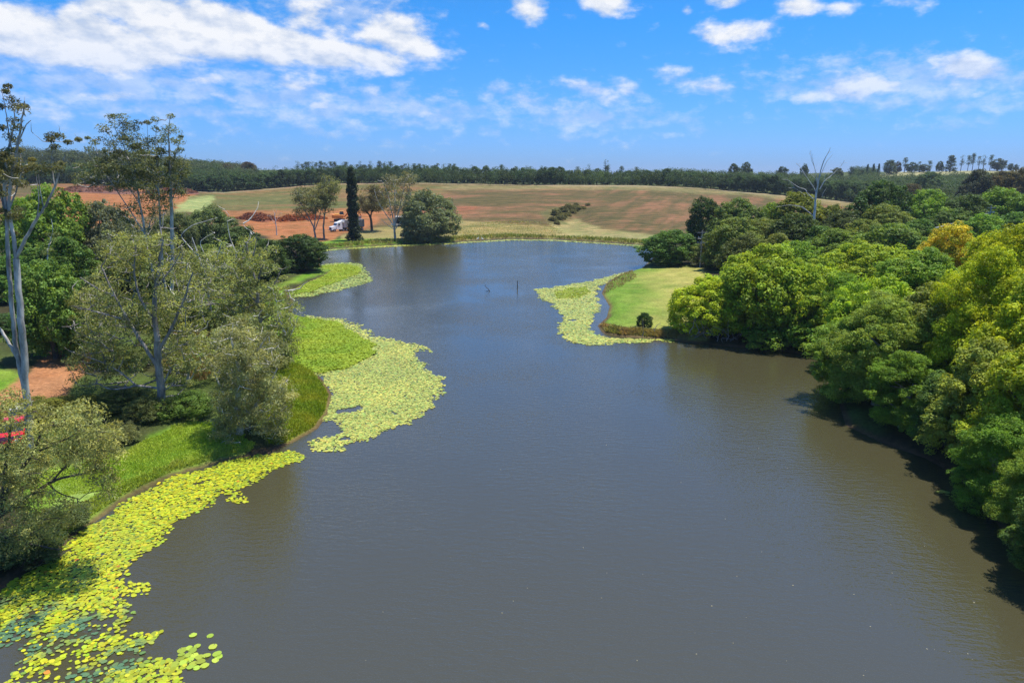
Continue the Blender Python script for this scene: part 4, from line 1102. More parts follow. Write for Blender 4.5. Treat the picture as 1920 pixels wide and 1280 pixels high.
for k in range(2):
    r = np.random.default_rng(430 + k); H = 10; n = 60; z = H * (.06 + .9 * r.random(n)); a = r.random(n) * 6.28; ra = 2.6 * (1 - z / H) ** .7 * (.6 + .4 * r.random(n))
    cl = clump_leaves(np.stack([ra * np.cos(a), ra * np.sin(a), z], 1), .7 + .3 * r.random(n), 14, .8, r)
    T = Tubes(); T.add([(0, 0, -.4), (0, 0, H * .5), (0, 0, H * .9)], [.3, .2, .05], 6)
    CON.append((make_proto('con', cl, T.arrays(), M_BARK_DARK), H, 3.2))
for i, (px, Y, top, w, kd, lab) in enumerate(SKY):
    ps = {'p': PINE, 'm': FARP, 'c': CON}[kd]
    put_tree('skyline_tree', ps, px, Y, top, w, (.065, .10, .045) if 'brownish' not in lab else (.085, .075, .04), lab, 'tree', None, i)
# dark dead scrub patch at far right mid distance
for i, (px, Y, top, w, lab) in enumerate([
 (1830, 300, 318, 60, 'tall dark grey green gum on the slope right of the hilltop grass'), (1872, 310, 322, 60, 'brownish open crowned gum on the slope at the right edge'),
 (1910, 300, 316, 60, 'brownish gum cut by the right edge on the slope'), (1745, 420, 322, 60, 'rounded pale green tree in front of the hilltop grass'), (1710, 330, 345, 50, 'brownish tree on the slope behind the flat topped tree')]):
    put_tree('hillside_tree', MID, px, Y, top, w, [(.07, .09, .05), (.14, .125, .06), (.13, .12, .055), (.09, .15, .06), (.12, .11, .05)][i], lab, 'tree')

# ------------------------------------------------------------------ lily pads and floating grass
M1 = [(-30,1180),(-20,1115),(45,1078),(105,1040),(165,990),(245,935),(335,892),(410,869),(440,863),(500,851),(545,838),(575,850),(572,862),(540,872),(500,884),(470,905),(462,948),(430,945),(415,925),(385,962),(335,985),(322,1010),(268,1040),(232,1068),(236,1085),(288,1092),(286,1112),(245,1122),(232,1145),(228,1170),(240,1195),(300,1188),(262,1215),(262,1238),(345,1252),(340,1290),(330,1345),(10,1345),(28,1240),(5,1200)]
M2 = [(588,698),(640,690),(700,665),(688,640),(720,636),(775,655),(805,690),(833,712),(836,735),(802,765),(775,790),(742,805),(715,820),(670,830),(640,846),(600,846),(578,830),(600,814),(645,810),(618,790),(594,780),(604,768),(624,757),(622,738),(604,714)]
M3 = [(570,590),(640,598),(680,607),(705,628),(800,648),(812,662),(700,650),(640,624),(576,608)]
M4 = [(536,558),(560,548),(620,530),(668,512),(660,498),(600,497),(640,492),(678,494),(690,512),(700,528),(680,534),(630,547),(580,556)]
M5 = [(998,543),(1060,535),(1110,526),(1150,516),(1180,509),(1200,506),(1152,522),(1128,536),(1118,552),(1124,575),(1112,598),(1106,618),(1135,632),(1180,635),(1264,634),(1260,641),(1150,643),(1110,648),(1068,641),(1042,622),(1052,597),(1036,572),(1012,556)]
M6 = [(592,470),(640,465.5),(760,458.8),(850,455),(960,448.8),(1040,449.8),(1130,455.4),(1218,461),(1215,463.4),(1130,457.4),(1040,452),(960,451),(850,457.4),(760,461.4),(640,468.2),(600,472)]
M7 = [(1756,920),(1775,916),(1790,926),(1786,930),(1765,926)]
def wpoly(p): return [tuple(G(a, b)) for a, b in p]
def pad_points(poly, s, seed, wob=1.0, hole=.30, hs=2.2):
    r = np.random.default_rng(seed); W = np.array(wpoly(poly))
    x0, y0 = W.min(0); x1, y1 = W.max(0)
    xs = np.arange(x0, x1, s); ys = np.arange(y0, y1, s * .87)
    X, Y = np.meshgrid(xs, ys); X[1::2] += s / 2
    X = X.ravel() + r.normal(size=X.size) * s * .22; Y = Y.ravel() + r.normal(size=Y.size) * s * .22
    sd = poly_sd(X, Y, W); land = poly_sd(X, Y, LAKE)
    n = fbm(X, Y, hs, seed, 4) * .6 + fbm(X, Y, .7, seed + 3, 2) * .4
    edge = sd + (fbm(X, Y, 1.8, seed + 5, 4) - .5) * 2 * wob
    for hx, hy, hr in [(668, 768, .8), (650, 822, .35), (672, 716, .5), (640, 770, .5), (760, 742, .4), (1075, 600, .6)]:
        h_ = G(hx, hy); edge = edge + 3 * (1 - sstep(.5, 1.2, np.hypot((X - h_[0]) * .8, (Y - h_[1]) * .7) / hr + (fbm(X, Y, .8, 3, 2) - .5)))
    ok = (edge < 0) & (land < -.12) & ~((n < hole) | (r.random(X.size) < .06 + .5 * sstep(-.8, 0, edge)))
    return X[ok], Y[ok], r
PADMESH = []
def pad_shape(r, k=10, notch=.35):
    a0 = r.random() * 6.28
    a = a0 + np.concatenate([[0], np.linspace(notch * .35, 2 * np.pi - notch * .35, k)])
    rad = np.concatenate([[.35], np.ones(k) * (1 + .05 * r.normal(size=k))])
    return np.stack([np.cos(a) * rad, np.sin(a) * rad, np.concatenate([[0], .04 * r.random(k)])], 1)
def pad_colors(n, r, base, alt, alt2, X, Y, s=3):
    t = np.clip(fbm(X, Y, s, 77, 3) * 1.6 - .4 + r.normal(size=n) * .22, 0, 1)[:, None]
    c = np.array(base) * (1 - t) + np.array(alt) * t
    m = r.random(n) < .003; c[m] = alt2
    m = r.random(n) < .10; c[m] = np.array((.20, .27, .04))
    return c * (.7 + .5 * r.random((n, 1))) * (1 + np.array([.12, 0, 0]) * r.normal(size=(n, 1)))
def pad_mass(name, label, X, Y, r, rad, cols, zlift=.02):
    n = len(X); k = 8
    shapes = [pad_shape(r, k) for _ in range(12)]
    S = np.stack([shapes[i] for i in r.integers(0, 12, n)])      # n,k+1,3
    R = rad * (.62 + .65 * r.random(n))
    tx, ty = r.normal(size=n) * .07, r.normal(size=n) * .07
    V = S * R[:, None, None]
    V[..., 2] += V[..., 0] * tx[:, None] + V[..., 1] * ty[:, None]
    V[..., 0] += X[:, None]; V[..., 1] += Y[:, None]; V[..., 2] += (zlift + .035 * r.random(n))[:, None]
    kk = k + 1
    F = np.arange(n * kk, dtype=np.int32).reshape(n, kk)
    o = mesh_np(name, V.reshape(-1, 3), F, M_PAD, np.repeat(cols, kk, 0)); o.color = (1, 1, 1, 1)
    tag(o, label, 'lily pads', kind='stuff'); return o
YB, YA, RED = (.45, .47, .018), (.34, .40, .030), (.50, .20, .03)
PB, PA = (.48, .49, .085), (.33, .38, .075)
X, Y, r = pad_points(M1, .148, 61, wob=1.1, hole=.25)
px_, py_ = project(X, Y, 0 * X)
patch_w = (1 - sstep(230, 330, px_)) * sstep(1110, 1160, py_ + (fbm(X, Y, 2, 9) - .5) * 90)  # weight of the bottom left patch: more gaps and darker green pads
ok = ~((fbm(X, Y, 1.1, 12, 3) < .46) & (r.random(len(X)) < patch_w * .7)); X, Y, patch_w = X[ok], Y[ok], patch_w[ok]
d = np.hypot(X, Y); near = np.argsort(d)[:0]
px_, py_ = project(X, Y, 0 * X); vis = (px_ > 0) & (py_ < 1290)
order = np.argsort(np.where(vis, d, 1e9)); near = order[:268]
rest = np.ones(len(X), bool); rest[near] = False
cols = pad_colors(len(X), r, YB, YA, RED, X, Y)
sm = (patch_w * sstep(.38, .55, fbm(X, Y, 1.5, 13, 3)) * (r.random(len(X)) < .75))[:, None]
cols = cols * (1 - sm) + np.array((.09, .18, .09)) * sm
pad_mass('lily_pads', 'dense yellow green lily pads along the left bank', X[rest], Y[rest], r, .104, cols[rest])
variants = []
for v in range(6):
    sh = pad_shape(np.random.default_rng(900 + v), 14, .3)
    o = mesh_np('lily_pad', sh * np.array([1, 1, .6]), np.arange(15, dtype=np.int32).reshape(1, 15), M_PAD, np.ones((15, 3)))
    variants.append(o.data); bpy.data.objects.remove(o)
def one_pad(i, x, y, rad, c, label, group):
    o = bpy.data.objects.new('lily_pad', variants[i % 6]); COL.objects.link(o)
    o.location = (x, y, .02 + .03 * rng.random()); o.rotation_euler = (rng.normal() * .06, rng.normal() * .06, rng.random() * 6.28)
    o.scale = (rad, rad * (.9 + .15 * rng.random()), rad); o.color = tuple(c) + (1,)
    tag(o, label, 'lily pad', group)
def pad_label(c, x):
    k = 'orange' if c[0] > c[1] * 1.5 else 'dark green' if c[0] < .18 else 'mid green' if c[0] < .38 else 'yellow'
    w = 'at the left edge of the bottom corner' if x < 110 else 'in the bottom left corner' if x < 230 else 'at the ragged open end of the bottom left mat'
    return k + ' lily pad ' + w, k + ' lily pads ' + w
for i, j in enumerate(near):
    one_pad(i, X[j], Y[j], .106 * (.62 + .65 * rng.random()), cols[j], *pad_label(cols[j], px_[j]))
CL = [(362,1191),(394,1192),(370,1211),(399,1213),(341,1219),(354,1215),(361,1220),(340,1228),(339,1235),(352,1229),(365,1229),(374,1232),(356,1237),(387,1229),(407,1226),(410,1231),(404,1238),(376,1240),(363,1244),(357,1251),(369,1252),(384,1248),(343,1243),(327,1247),(304,1243),(292,1188),(288,1195),(270,1247)]
for i, (a, b) in enumerate(CL):
    g = G(a, b)
    one_pad(i, g[0], g[1], .178 * (.8 + .35 * rng.random()), np.array((.30, .43, .045)) * (.6 + .6 * rng.random()) * np.array((1 + .25 * rng.random(), 1, 1)), 'round green lily pad of the loose cluster in open water near the bottom left corner', 'loose lily pads in open water')
for (poly, s, seed, nm, wob, hole, base, alt, rad) in [
    (M2, .165, 62, 'broad pale yellow lily pad mat bulging into the lake from the left bank', 1.1, .22, PB, PA, .118),
    (M3, .26, 63, 'ragged pale lily pads fringing the floating grass', .9, .36, PB, PA, .15),
    (M4, .36, 64, 'pale lily pads round the green spit on the left bank', 1.2, .2, (.36,.42,.07), PA, .22),
    (M5, .22, 65, 'broad pale lily pad mat off the right lawn', 1.2, .14, PB, PA, .16),
    (M6, .42, 66, 'thin pale line of lily pads along the far shore', .3, .12, PB, PA, .3),
    (M7, .3, 67, 'small patch of green weed in the tree shadow off the right bank', .3, .1, (.2,.27,.05), PA, .2)]:
    X, Y, r = pad_points(poly, s, seed, wob, hole)
    pad_mass('lily_pads', nm, X, Y, r, rad, pad_colors(len(X), r, base, alt, base, X, Y, 4))

def blades(X, Y, Z, h, w, r, cols, name, label, mat=M_GRASS, lean=.5):
    n = len(X); a = r.random(n) * 6.28; ln = r.normal(size=(n, 2)) * lean * h[:, None]
    bx, by = np.cos(a) * w, np.sin(a) * w
    V = np.empty((n, 4, 3))
    V[:, 0] = np.stack([X - bx, Y - by, Z - .03], 1); V[:, 1] = np.stack([X + bx, Y + by, Z - .03], 1)
    V[:, 2] = np.stack([X + bx * .5 + ln[:, 0], Y + by * .5 + ln[:, 1], Z + h], 1); V[:, 3] = np.stack([X - bx * .5 + ln[:, 0], Y - by * .5 + ln[:, 1], Z + h * .9], 1)
    o = mesh_np(name, V.reshape(-1, 3), quads(n), mat, np.repeat(cols, 4, 0)); o.color = (1, 1, 1, 1)
    tag(o, label, 'grass', kind='stuff'); return o

def float_grass(poly, seed, label, n, base, alt):
    r = np.random.default_rng(seed); W = np.array(wpoly(poly)); x0, y0 = W.min(0); x1, y1 = W.max(0)
    X = r.uniform(x0, x1, n * 3); Y = r.uniform(y0, y1, n * 3)
    e = poly_sd(X, Y, W) + (fbm(X, Y, 2.0, seed, 4) - .5) * 1.8; ok = (e < 0) & (poly_sd(X, Y, LAKE) < .6)
    X, Y = X[ok][:n], Y[ok][:n]; m = len(X)
    # leaf mats lying on the water plus upright tufts
    t = np.clip(fbm(X, Y, 2.5, seed + 2, 3) * 1.8 - .5, 0, 1)[:, None]
    c = (np.array(base) * (1 - t) + np.array(alt) * t) * (.8 + .4 * r.random((m, 1)))
    nr = unit(np.stack([r.normal(size=m) * .35, r.normal(size=m) * .35, np.ones(m) * 1.6], 1))
    V1 = leaf_quads(np.stack([X, Y, .05 + .08 * r.random(m)], 1), nr, .28 + .2 * r.random(m), .7, r)
    o = mesh_np('floating_grass', V1, quads(m), M_GRASS, np.repeat(c, 4, 0)); o.color = (1, 1, 1, 1)
    tag(o, label, 'water grass', kind='stuff')
FG1 = [(545,592),(575,596),(625,603),(655,620),(695,640),(704,662),(668,682),(640,692),(600,700),(560,690),(520,690),(520,640)]
FG2 = [(600,499),(640,496),(674,500),(678,512),(640,526),(590,545),(536,556),(530,540),(580,528),(610,516)]
float_grass(FG1, 71, 'mat of bright green water grass between the left bank and the pale lily pads', 15000, (.22, .34, .03), (.34, .42, .04))
float_grass(FG2, 72, 'spit of bright green water grass reaching into the lake below the dark bush tree', 9000, (.24, .36, .03), (.36, .43, .06))
float_grass([(1040,548),(1070,541),(1100,538),(1105,548),(1080,560),(1045,560)], 73, 'thin green water grass growing through the right lily pad mat', 900, (.24, .33, .04), (.36, .42, .07))

def grass_on(poly, n, seed, h, w, base, alt, label, sdmin=.3):
    r = np.random.default_rng(seed)
    P = np.array([hit(a, max(b, 0))[:2] for a, b in poly]); x0, y0 = P.min(0) - 1; x1, y1 = P.max(0) + 1
    X = r.uniform(x0, x1, n * 4); Y = r.uniform(y0, y1, n * 4)
    sd = poly_sd(X, Y, LAKE); ok = (sd > sdmin) & (poly_sd(X, Y, P) + (fbm(X, Y, 2, seed) - .5) * 1.5 < 0)
    X, Y = X[ok][:n], Y[ok][:n]; Z = height(X, Y)
    t = np.clip(fbm(X, Y, 1.6, seed + 2, 3) * 1.8 - .4, 0, 1)[:, None]
    c = (np.array(base) * (1 - t) + np.array(alt) * t) * (.75 + .5 * r.random((len(X), 1)))
    hh = h * (.4 + .9 * r.random(len(X))) * (.5 + 1.2 * fbm(X, Y, 1.1, seed + 4, 3))
    blades(X, Y, Z, hh, w, r, c, 'grass', label)
grass_on([(60,1000),(120,965),(230,915),(330,870),(420,845),(470,838),(470,862),(410,872),(330,895),(245,942),(165,996),(80,1050)], 26000, 81, .15, .035, (.28, .40, .04), (.44, .48, .09), 'rough grass along the edge of the left lawn')
grass_on([(200,860),(290,818),(330,800),(450,790),(470,840),(330,880),(210,915),(80,950),(60,900)], 30000, 82, .08, .035, (.32, .46, .04), (.44, .52, .07), 'lush green grass round the forked gum')
grass_on([(500,700),(540,682),(575,690),(603,716),(622,745),(616,775),(590,806),(545,835),(505,840)], 26000, 83, .19, .04, (.20, .29, .018), (.34, .36, .03), 'tall yellow green grass on the point of the left bank', .15)
grass_on([(1128,610),(1165,618),(1270,622),(1270,640),(1165,634),(1122,626)], 9000, 84, .32, .06, (.34, .24, .10), (.24, .28, .06), 'dry rough grass at the foot of the right lawn', .2)
grass_on([(1195,520),(1180,508),(1130,528),(1118,556),(1150,545)], 1300, 85, .28, .05, (.24, .15, .09), (.32, .26, .11), 'brown reeds on the bank beyond the right lawn', .1)
grass_on([(590,462),(700,452),(850,445),(960,440),(1100,446),(1230,453),(1230,464),(1130,455),(960,448),(850,454),(700,461),(590,469)], 16000, 86, .6, .12, (.19, .26, .04), (.34, .30, .10), 'grass along the far shore', .2)
grass_on([(860,425),(960,415),(1040,424),(1060,440),(960,438),(860,442)], 1500, 87, .35, .10, (.46, .40, .16), (.34, .34, .10), 'tall pale grass on the mound above the far shore', .2)
grass_on([(345,640),(385,630),(400,700),(370,720),(340,700)], 2600, 88, 1.0, .03, (.34, .22, .09), (.26, .22, .08), 'rusty dry reeds behind the forked gum', .2)
# scrub in the field gully
for i, (px, py, w, lab) in enumerate([(1042,404,20,'dark scrub bush at the top of the field gully'), (1056,398,18,'dark scrub bush right of the top of the field gully'), (1050,412,16,'scrub bush in the middle of the field gully'),
   (1066,392,16,'highest scrub bush of the field gully'), (1036,414,14,'scrub bush left in the field gully'), (1080,388,12,'farthest small scrub bush right of the field gully'), (1044,421,12,'lowest scrub bush in the field gully'), (1102,386,9,'isolated scrub bush right of the field gully')]):
    p = hit(px, py); R = w / 2 * p[1] / FPX
    pr, H0, R0 = FARP[i % 4]
    place('scrub_bush', pr, tuple(p - np.array([0, 0, .2])), i, (R / R0, R / R0, R * 1.3 / H0), (.15, .16, .06), lab, 'bush', 'scrub bushes in the field gully')

gr_ = np.random.default_rng(611)
for i in range(34):
    t = gr_.random(); px = 1034 + 62 * t + gr_.normal() * 7; py = 420 - 33 * t ** .8 + gr_.normal() * 3
    p = hit(px, py); R_ = gr_.uniform(.7, 1.7); pr, H0, R0 = BUSHM[i % 3]
    place('scrub_bush', pr, tuple(p - np.array([0, 0, .15])), i, (R_ / R0, R_ / R0, R_ * 1.1 / H0), np.array((.16, .165, .06)) * gr_.uniform(.7, 1.2), 'small scrub bush scattered round the field gully', 'bush', 'small scrub round the field gully')
# ------------------------------------------------------------------ box-built things
class MB:
    def __init__(s): s.V = []; s.F = []; s.n = 0
    def quadmesh(s, V, F):
        s.V.append(np.asarray(V, float)); s.F += [tuple(i + s.n for i in f) for f in F]; s.n += len(V)
    def box(s, c, d, bev=.0, taper=(1, 1), M=None):
        x, y, z = np.array(d) / 2; b = bev
        if b <= 0:
            V = [(-x,-y,-z),(x,-y,-z),(x,y,-z),(-x,y,-z),(-x*taper[0],-y*taper[1],z),(x*taper[0],-y*taper[1],z),(x*taper[0],y*taper[1],z),(-x*taper[0],y*taper[1],z)]
            F = [(3,2,1,0),(4,5,6,7),(0,1,5,4),(1,2,6,5),(2,3,7,6),(3,0,4,7)]
        else:
            V = []; 
            ring = lambda xx, yy, zz: [(-xx+b,-yy,zz),(xx-b,-yy,zz),(xx,-yy+b,zz),(xx,yy-b,zz),(xx-b,yy,zz),(-xx+b,yy,zz),(-xx,yy-b,zz),(-xx,-yy+b,zz)]
            V = ring(x-b, y-b, -z) + ring(x, y, -z+b) + ring(x*taper[0], y*taper[1], z-b) + ring(x*taper[0]-b, y*taper[1]-b, z)
            F = [tuple(range(7,-1,-1)), tuple(range(24,32))]
            for k in range(3):
                for i in range(8): j = (i+1) % 8; F.append((k*8+i, k*8+j, k*8+8+j, k*8+8+i))
        V = np.array(V, float)
        if M is not None: V = V @ np.array(M).T
        s.quadmesh(V + np.array(c), F); return s
    def prism(s, prof, y0, y1, inset=0.0):
        """profile in x,z extruded along y; inset narrows the profile's upper part"""
        n = len(prof); zs = [p[1] for p in prof]; zm = (min(zs) + max(zs)) / 2
        V = []
        for y, sg in ((y0, 1), (y1, -1)):
            for (x, z) in prof: V.append((x, y + sg * (inset * max(0, (z - zm) / (max(zs) - zm))), z))
        F = [tuple(range(n)), tuple(range(2*n-1, n-1, -1))] + [(i, i + n, (i+1) % n + n, (i+1) % n) for i in range(n)]
        F = [tuple(reversed(f)) for f in F]
        s.quadmesh(V, F); return s
    def cyl(s, p0, p1, r0, r1=None, k=14):
        p0 = np.array(p0, float); p1 = np.array(p1, float); r1 = r0 if r1 is None else r1
        V, F = tube([p0, p1], [r0, r1], k); s.quadmesh(V, [tuple(f) for f in F] + [tuple(range(k-1, -1, -1)), tuple(range(k, 2*k))]); return s
    def build(s, name, mat, parent=None, loc=None):
        me = bpy.data.meshes.new(name); me.from_pydata([tuple(v) for v in np.vstack(s.V)], [], s.F); me.update()
        me.materials.append(mat); o = bpy.data.objects.new(name, me); COL.objects.link(o)
        if parent is not None: o.parent = parent
        if loc is not None: o.location = loc
        return o
M_WHITE = simple('white_paint', (.75, .75, .74), .35, var=.04)
M_RED = simple('red_paint', (.55, .02, .02), .25, var=.03, spec=.6)
M_GLASS = simple('dark_glass', (.02, .03, .04), .08, spec=.8, var=.02)
M_RUBBER = simple('rubber', (.025, .025, .025), .8)
M_STEEL = simple('steel', (.35, .35, .36), .4, .8)
M_CABLE = simple('aluminium_cable', (.55, .55, .53), .5)
M_ORANGE = simple('orange_paint', (.72, .24, .03), .45, var=.12)
M_YELLOW = simple('yellow_paint', (.80, .42, .05), .45, var=.08)
M_CURTAIN = simple('trailer_grey', (.27, .25, .23), .7, var=.08, scale=2)
M_WOOD = simple('weathered_wood', (.30, .28, .25), .9, var=.2)
M_DWOOD = simple('wet_wood', (.05, .04, .035), .7, var=.2)
M_ROOF = simple('pale_roof', (.55, .53, .48), .6, var=.08)
M_LAMP = simple('lamp_glass', (.8, .8, .75), .15, spec=.8, var=.02)
M_FEATHER = simple('white_feathers', (.85, .85, .83), .8, var=.03)
M_BEAK = simple('yellow_beak', (.7, .4, .05), .5)
M_CERAMIC = simple('brown_ceramic', (.25, .15, .09), .3)

def wheel(parent, x, y, r, w=.28):
    o = MB().cyl((x, y - w/2, r), (x, y + w/2, r), r, k=18).build('wheel', M_RUBBER, parent)
    MB().cyl((x, y - w/2 - .012, r), (x, y + w/2 + .012, r), r * .58, k=12).build('rim', M_STEEL, o)

def car(px, py, heading, paint, label, kind='hatch'):
    p = hit(px, py); root = empty('parked_car', tuple(p), heading)
    body = [(-2.1,.35),(2.1,.30),(2.18,.55),(2.1,.74),(1.25,.90),(.95,.95),(-1.75,1.0),(-2.12,.9),(-2.16,.55)]
    MB().prism(body, -.88, .88, .08).build('body', paint, root)
    cab = [(1.0,.93),(.35,1.40),(-.2,1.47),(-1.2,1.44),(-1.85,.97)]
    MB().prism(cab, -.76, .76, .14).build('windows', M_GLASS, root)
    roof = [(.30,1.40),(-.2,1.50),(-1.2,1.48),(-1.5,1.36),(-.2,1.42)]
    MB().prism(roof, -.66, .66, .0).build('roof', paint, root)
    m = MB()
    for s in (-1, 1):
        m.box((.10, s*.70, 1.2), (.07, .05, .5), M=Matrix.Rotation(0, 3, 'Y')); m.box((-.75, s*.70, 1.2), (.08, .05, .5)); m.box((-1.45, s*.69, 1.2), (.1, .06, .46))
    m.build('pillars', paint, root)
    for s in (-1, 1):
        MB().box((2.10, s*.62, .66), (.14, .34, .14), .03).build('headlight', M_LAMP, root)
        MB().box((.72, s*.97, 1.0), (.14, .18, .12), .03).build('side_mirror', paint, root)
        for x in (1.35, -1.35): wheel(root, x, s * .78, .32, .22)
    MB().box((2.15, 0, .45), (.08, 1.2, .16), .02).build('grille', M_RUBBER, root)
    tag(root, label, 'car'); return root
car(30, 826, math.radians(-66), M_RED, 'red car parked under the trees at the left edge, nose towards the lake')
car(44, 801, math.radians(-60), M_WHITE, 'white car parked just behind the red car')

def truck():
    p = hit(633, 434); root = empty('semi_trailer_truck', tuple(p), math.radians(180 + 44))
    # x forward
    MB().prism([(-1.3,.8),(1.0,.8),(1.0,2.0),(.9,2.1),(.55,2.95),(.3,3.15),(-1.3,3.3)], -1.2, 1.2, .12).build('cab', M_WHITE, root)
    MB().prism([(.9,.75),(2.7,.7),(2.75,1.5),(2.6,1.75),(.9,1.98)], -1.0, 1.0, .12).build('bonnet', M_WHITE, root)
    MB().box((2.76, 0, 1.15), (.06, 1.3, .8), .02).build('grille', M_RUBBER, root)
    MB().box((2.82, 0, .62), (.2, 2.3, .32), .05).build('bumper', M_STEEL, root)
    MB().box((.80, 0, 2.5), (.06, 1.9, .62), M=Matrix.Rotation(-.38, 3, 'Y')).build('windscreen', M_GLASS, root)
    for s in (-1, 1):
        MB().box((-.1, s*1.2, 2.45), (.7, .05, .6), .01).build('side_window', M_GLASS, root)
        MB().box((2.66, s*.8, 1.2), (.12, .3, .25), .03).build('headlight', M_LAMP, root)
        MB().cyl((-1.4, s*1.0, 1.2), (-1.4, s*1.0, 3.7), .09, k=8).build('exhaust_stack', M_STEEL, root)
    MB().prism([(-2.1,3.0),(-.2,3.2),(-1.6,3.75),(-2.1,3.8)], -1.0, 1.0, .1).build('wind_deflector', M_WHITE, root)
    MB().box((-2.0, 0, .85), (2.6, .9, .3)).build('chassis', M_RUBBER, root)
    MB().box((-6.3, 0, 2.55), (7.8, 2.5, 2.6), .05).build('trailer', M_CURTAIN, root)
    MB().box((-2.36, 0, 2.6), (.1, 2.54, 2.75), .02).build('trailer_headboard', M_WHITE, root)
    MB().box((-6.3, 0, 1.12), (7.8, 1.2, .25)).build('trailer_frame', M_RUBBER, root)
    for x in (1.75, -1.7, -2.9, -8.0, -9.2): 
        for s in (-1, 1): wheel(root, x, s * 1.02, .5, .35)
    tag(root, 'white cabbed truck with grey box trailer parked on the red dirt at the far shore', 'truck')
truck()

def excavator():
    p = hit(637, 415); root = empty('excavator', tuple(p), math.radians(14))
    for s in (-1, 1):
        MB().prism([(-2.3,.3),(-2.0,0),(2.0,0),(2.3,.3),(2.3,.65),(2.0,.95),(-2.0,.95),(-2.3,.65)], s*1.35-.3, s*1.35+.3).build('track', M_RUBBER, root)
    MB().cyl((0,0,.8),(0,0,1.25),.8).build('turntable', M_STEEL, root)
    MB().box((-.6, 0, 1.9), (4.4, 2.9, 1.25), .12).build('body', M_ORANGE, root)
    MB().box((-2.4, 0, 2.1), (1.2, 2.8, 1.5), .2).build('counterweight', M_ORANGE, root)
    c = MB().box((.9, .85, 3.0), (1.7, 1.1, 1.75), .1, (.9, .92)).build('cab', M_GLASS, root)
    MB().box((.9, .85, 3.92), (1.7, 1.15, .12), .03).build('cab_roof', M_YELLOW, c)
    MB().box((-1.0, -.2, 2.8), (1.8, 1.6, .5), .1).build('engine_cover', M_YELLOW, root)
    b = MB().prism([(1.3,2.0),(1.7,1.9),(4.6,4.7),(7.3,5.2),(7.4,4.8),(4.9,4.1),(1.9,1.5)], -.45, -.05).build('boom', M_ORANGE, root)
    st = MB().prism([(6.7,5.6),(7.3,5.6),(8.6,2.2),(8.3,2.0)], -.42, -.08).build('stick', M_ORANGE, root)
    MB().prism([(8.7,2.4),(8.2,1.9),(7.3,1.7),(7.0,.9),(7.6,.4),(8.5,.9)], -.8, .3).build('bucket', M_STEEL, root)
    MB().cyl((3.3,-.25,2.2),(4.9,-.25,3.9),.09,k=8).build('hydraulic_ram', M_STEEL, root)
    tag(root, 'orange tracked digger with raised boom on the red dirt behind the truck', 'excavator')
excavator()

def shed():
    p = hit(754, 424); root = empty('open_shed', tuple(p), .1)
    MB().box((0, 0, 3.5), (5.2, 4.2, .28), .04).build('roof', M_ROOF, root)
    MB().box((0, 1.9, 1.7), (4.8, .12, 3.2)).build('back_wall', M_DWOOD, root)
    for x in (-2.3, 2.3):
        for y in (-1.9, 1.7): MB().cyl((x, y, -.2), (x, y, 3.4), .1, k=8).build('post', M_WOOD, root)
    MB().box((.2, -2.8, .7), (8.5, .5, .45), .05).build('low_wall', M_ROOF, root)
    MB().box((0, 1.0, .5), (3.2, .9, .9), .05).build('bench', M_DWOOD, root)
    tag(root, 'small open shed with pale flat roof between the bare gum and the grey willow', 'shed')
shed()

def pole(px, Y, top, arms, label):
    X, zb, tz, _ = spot(px, Y, top, 10)
    root = empty('power_pole', (X, Y, zb), .25); H = tz - zb
    MB().cyl((0, 0, -.5), (0, 0, H), .19, .12, 12).build('post', M_WOOD, root)
    for k, (z, w) in enumerate(arms):
        a = MB().box((0, -.16, H - z), (w, .12, .14)).build('crossarm', M_WOOD, root)
        for x in np.linspace(-w/2 + .12, w/2 - .12, 4 if w > 1.7 else 2):
            MB().cyl((x, -.16, H - z + .07), (x, -.16, H - z + .28), .05, .03, 8).build('insulator', M_LAMP if k else M_CERAMIC, a)
    MB().cyl((-.5, -.1, H - 3.6), (0, -.1, H - 2.2), .035, k=6).build('brace', M_STEEL, root)
    MB().box((-.32, -.2, H - 2.9), (.34, .34, .5), .05).build('switch_box', M_STEEL, root)
    tag(root, label, 'power pole', 'power poles in the right woodland')
    return np.array([X, Y, tz])
pa = pole(1315, 146, 432, [(.45, 2.4), (1.5, 2.0), (2.6, 2.2)], 'wooden power pole with crossarms behind the right lawn, nearer of the two')
pb = pole(1852, 158, 386, [(.45, 2.4), (1.5, 2.0)], 'wooden power pole standing above the trees at the right, farther of the two')
def wire(a, b, sag, label):
    a = np.array(a); b = np.array(b); t = np.linspace(0, 1, 25)
    P = a[None] * (1 - t[:, None]) + b[None] * t[:, None]; P[:, 2] -= sag * 4 * t * (1 - t)
    T = Tubes(); T.add(P - a, np.full(25, .055), 5); V, F = T.arrays()
    o = mesh_np('power_line', V, F, M_CABLE, loc=tuple(a)); tag(o, label, 'power line', 'power lines between the two poles')
wire(pa + [.9, 0, -1.3], pb + [.9, 0, -1.3], 3.6, 'upper power line strung between the two wooden poles')
wire(pa + [-.9, 0, -1.7], pb + [-.9, 0, -1.7], 3.9, 'lower power line strung between the two wooden poles')

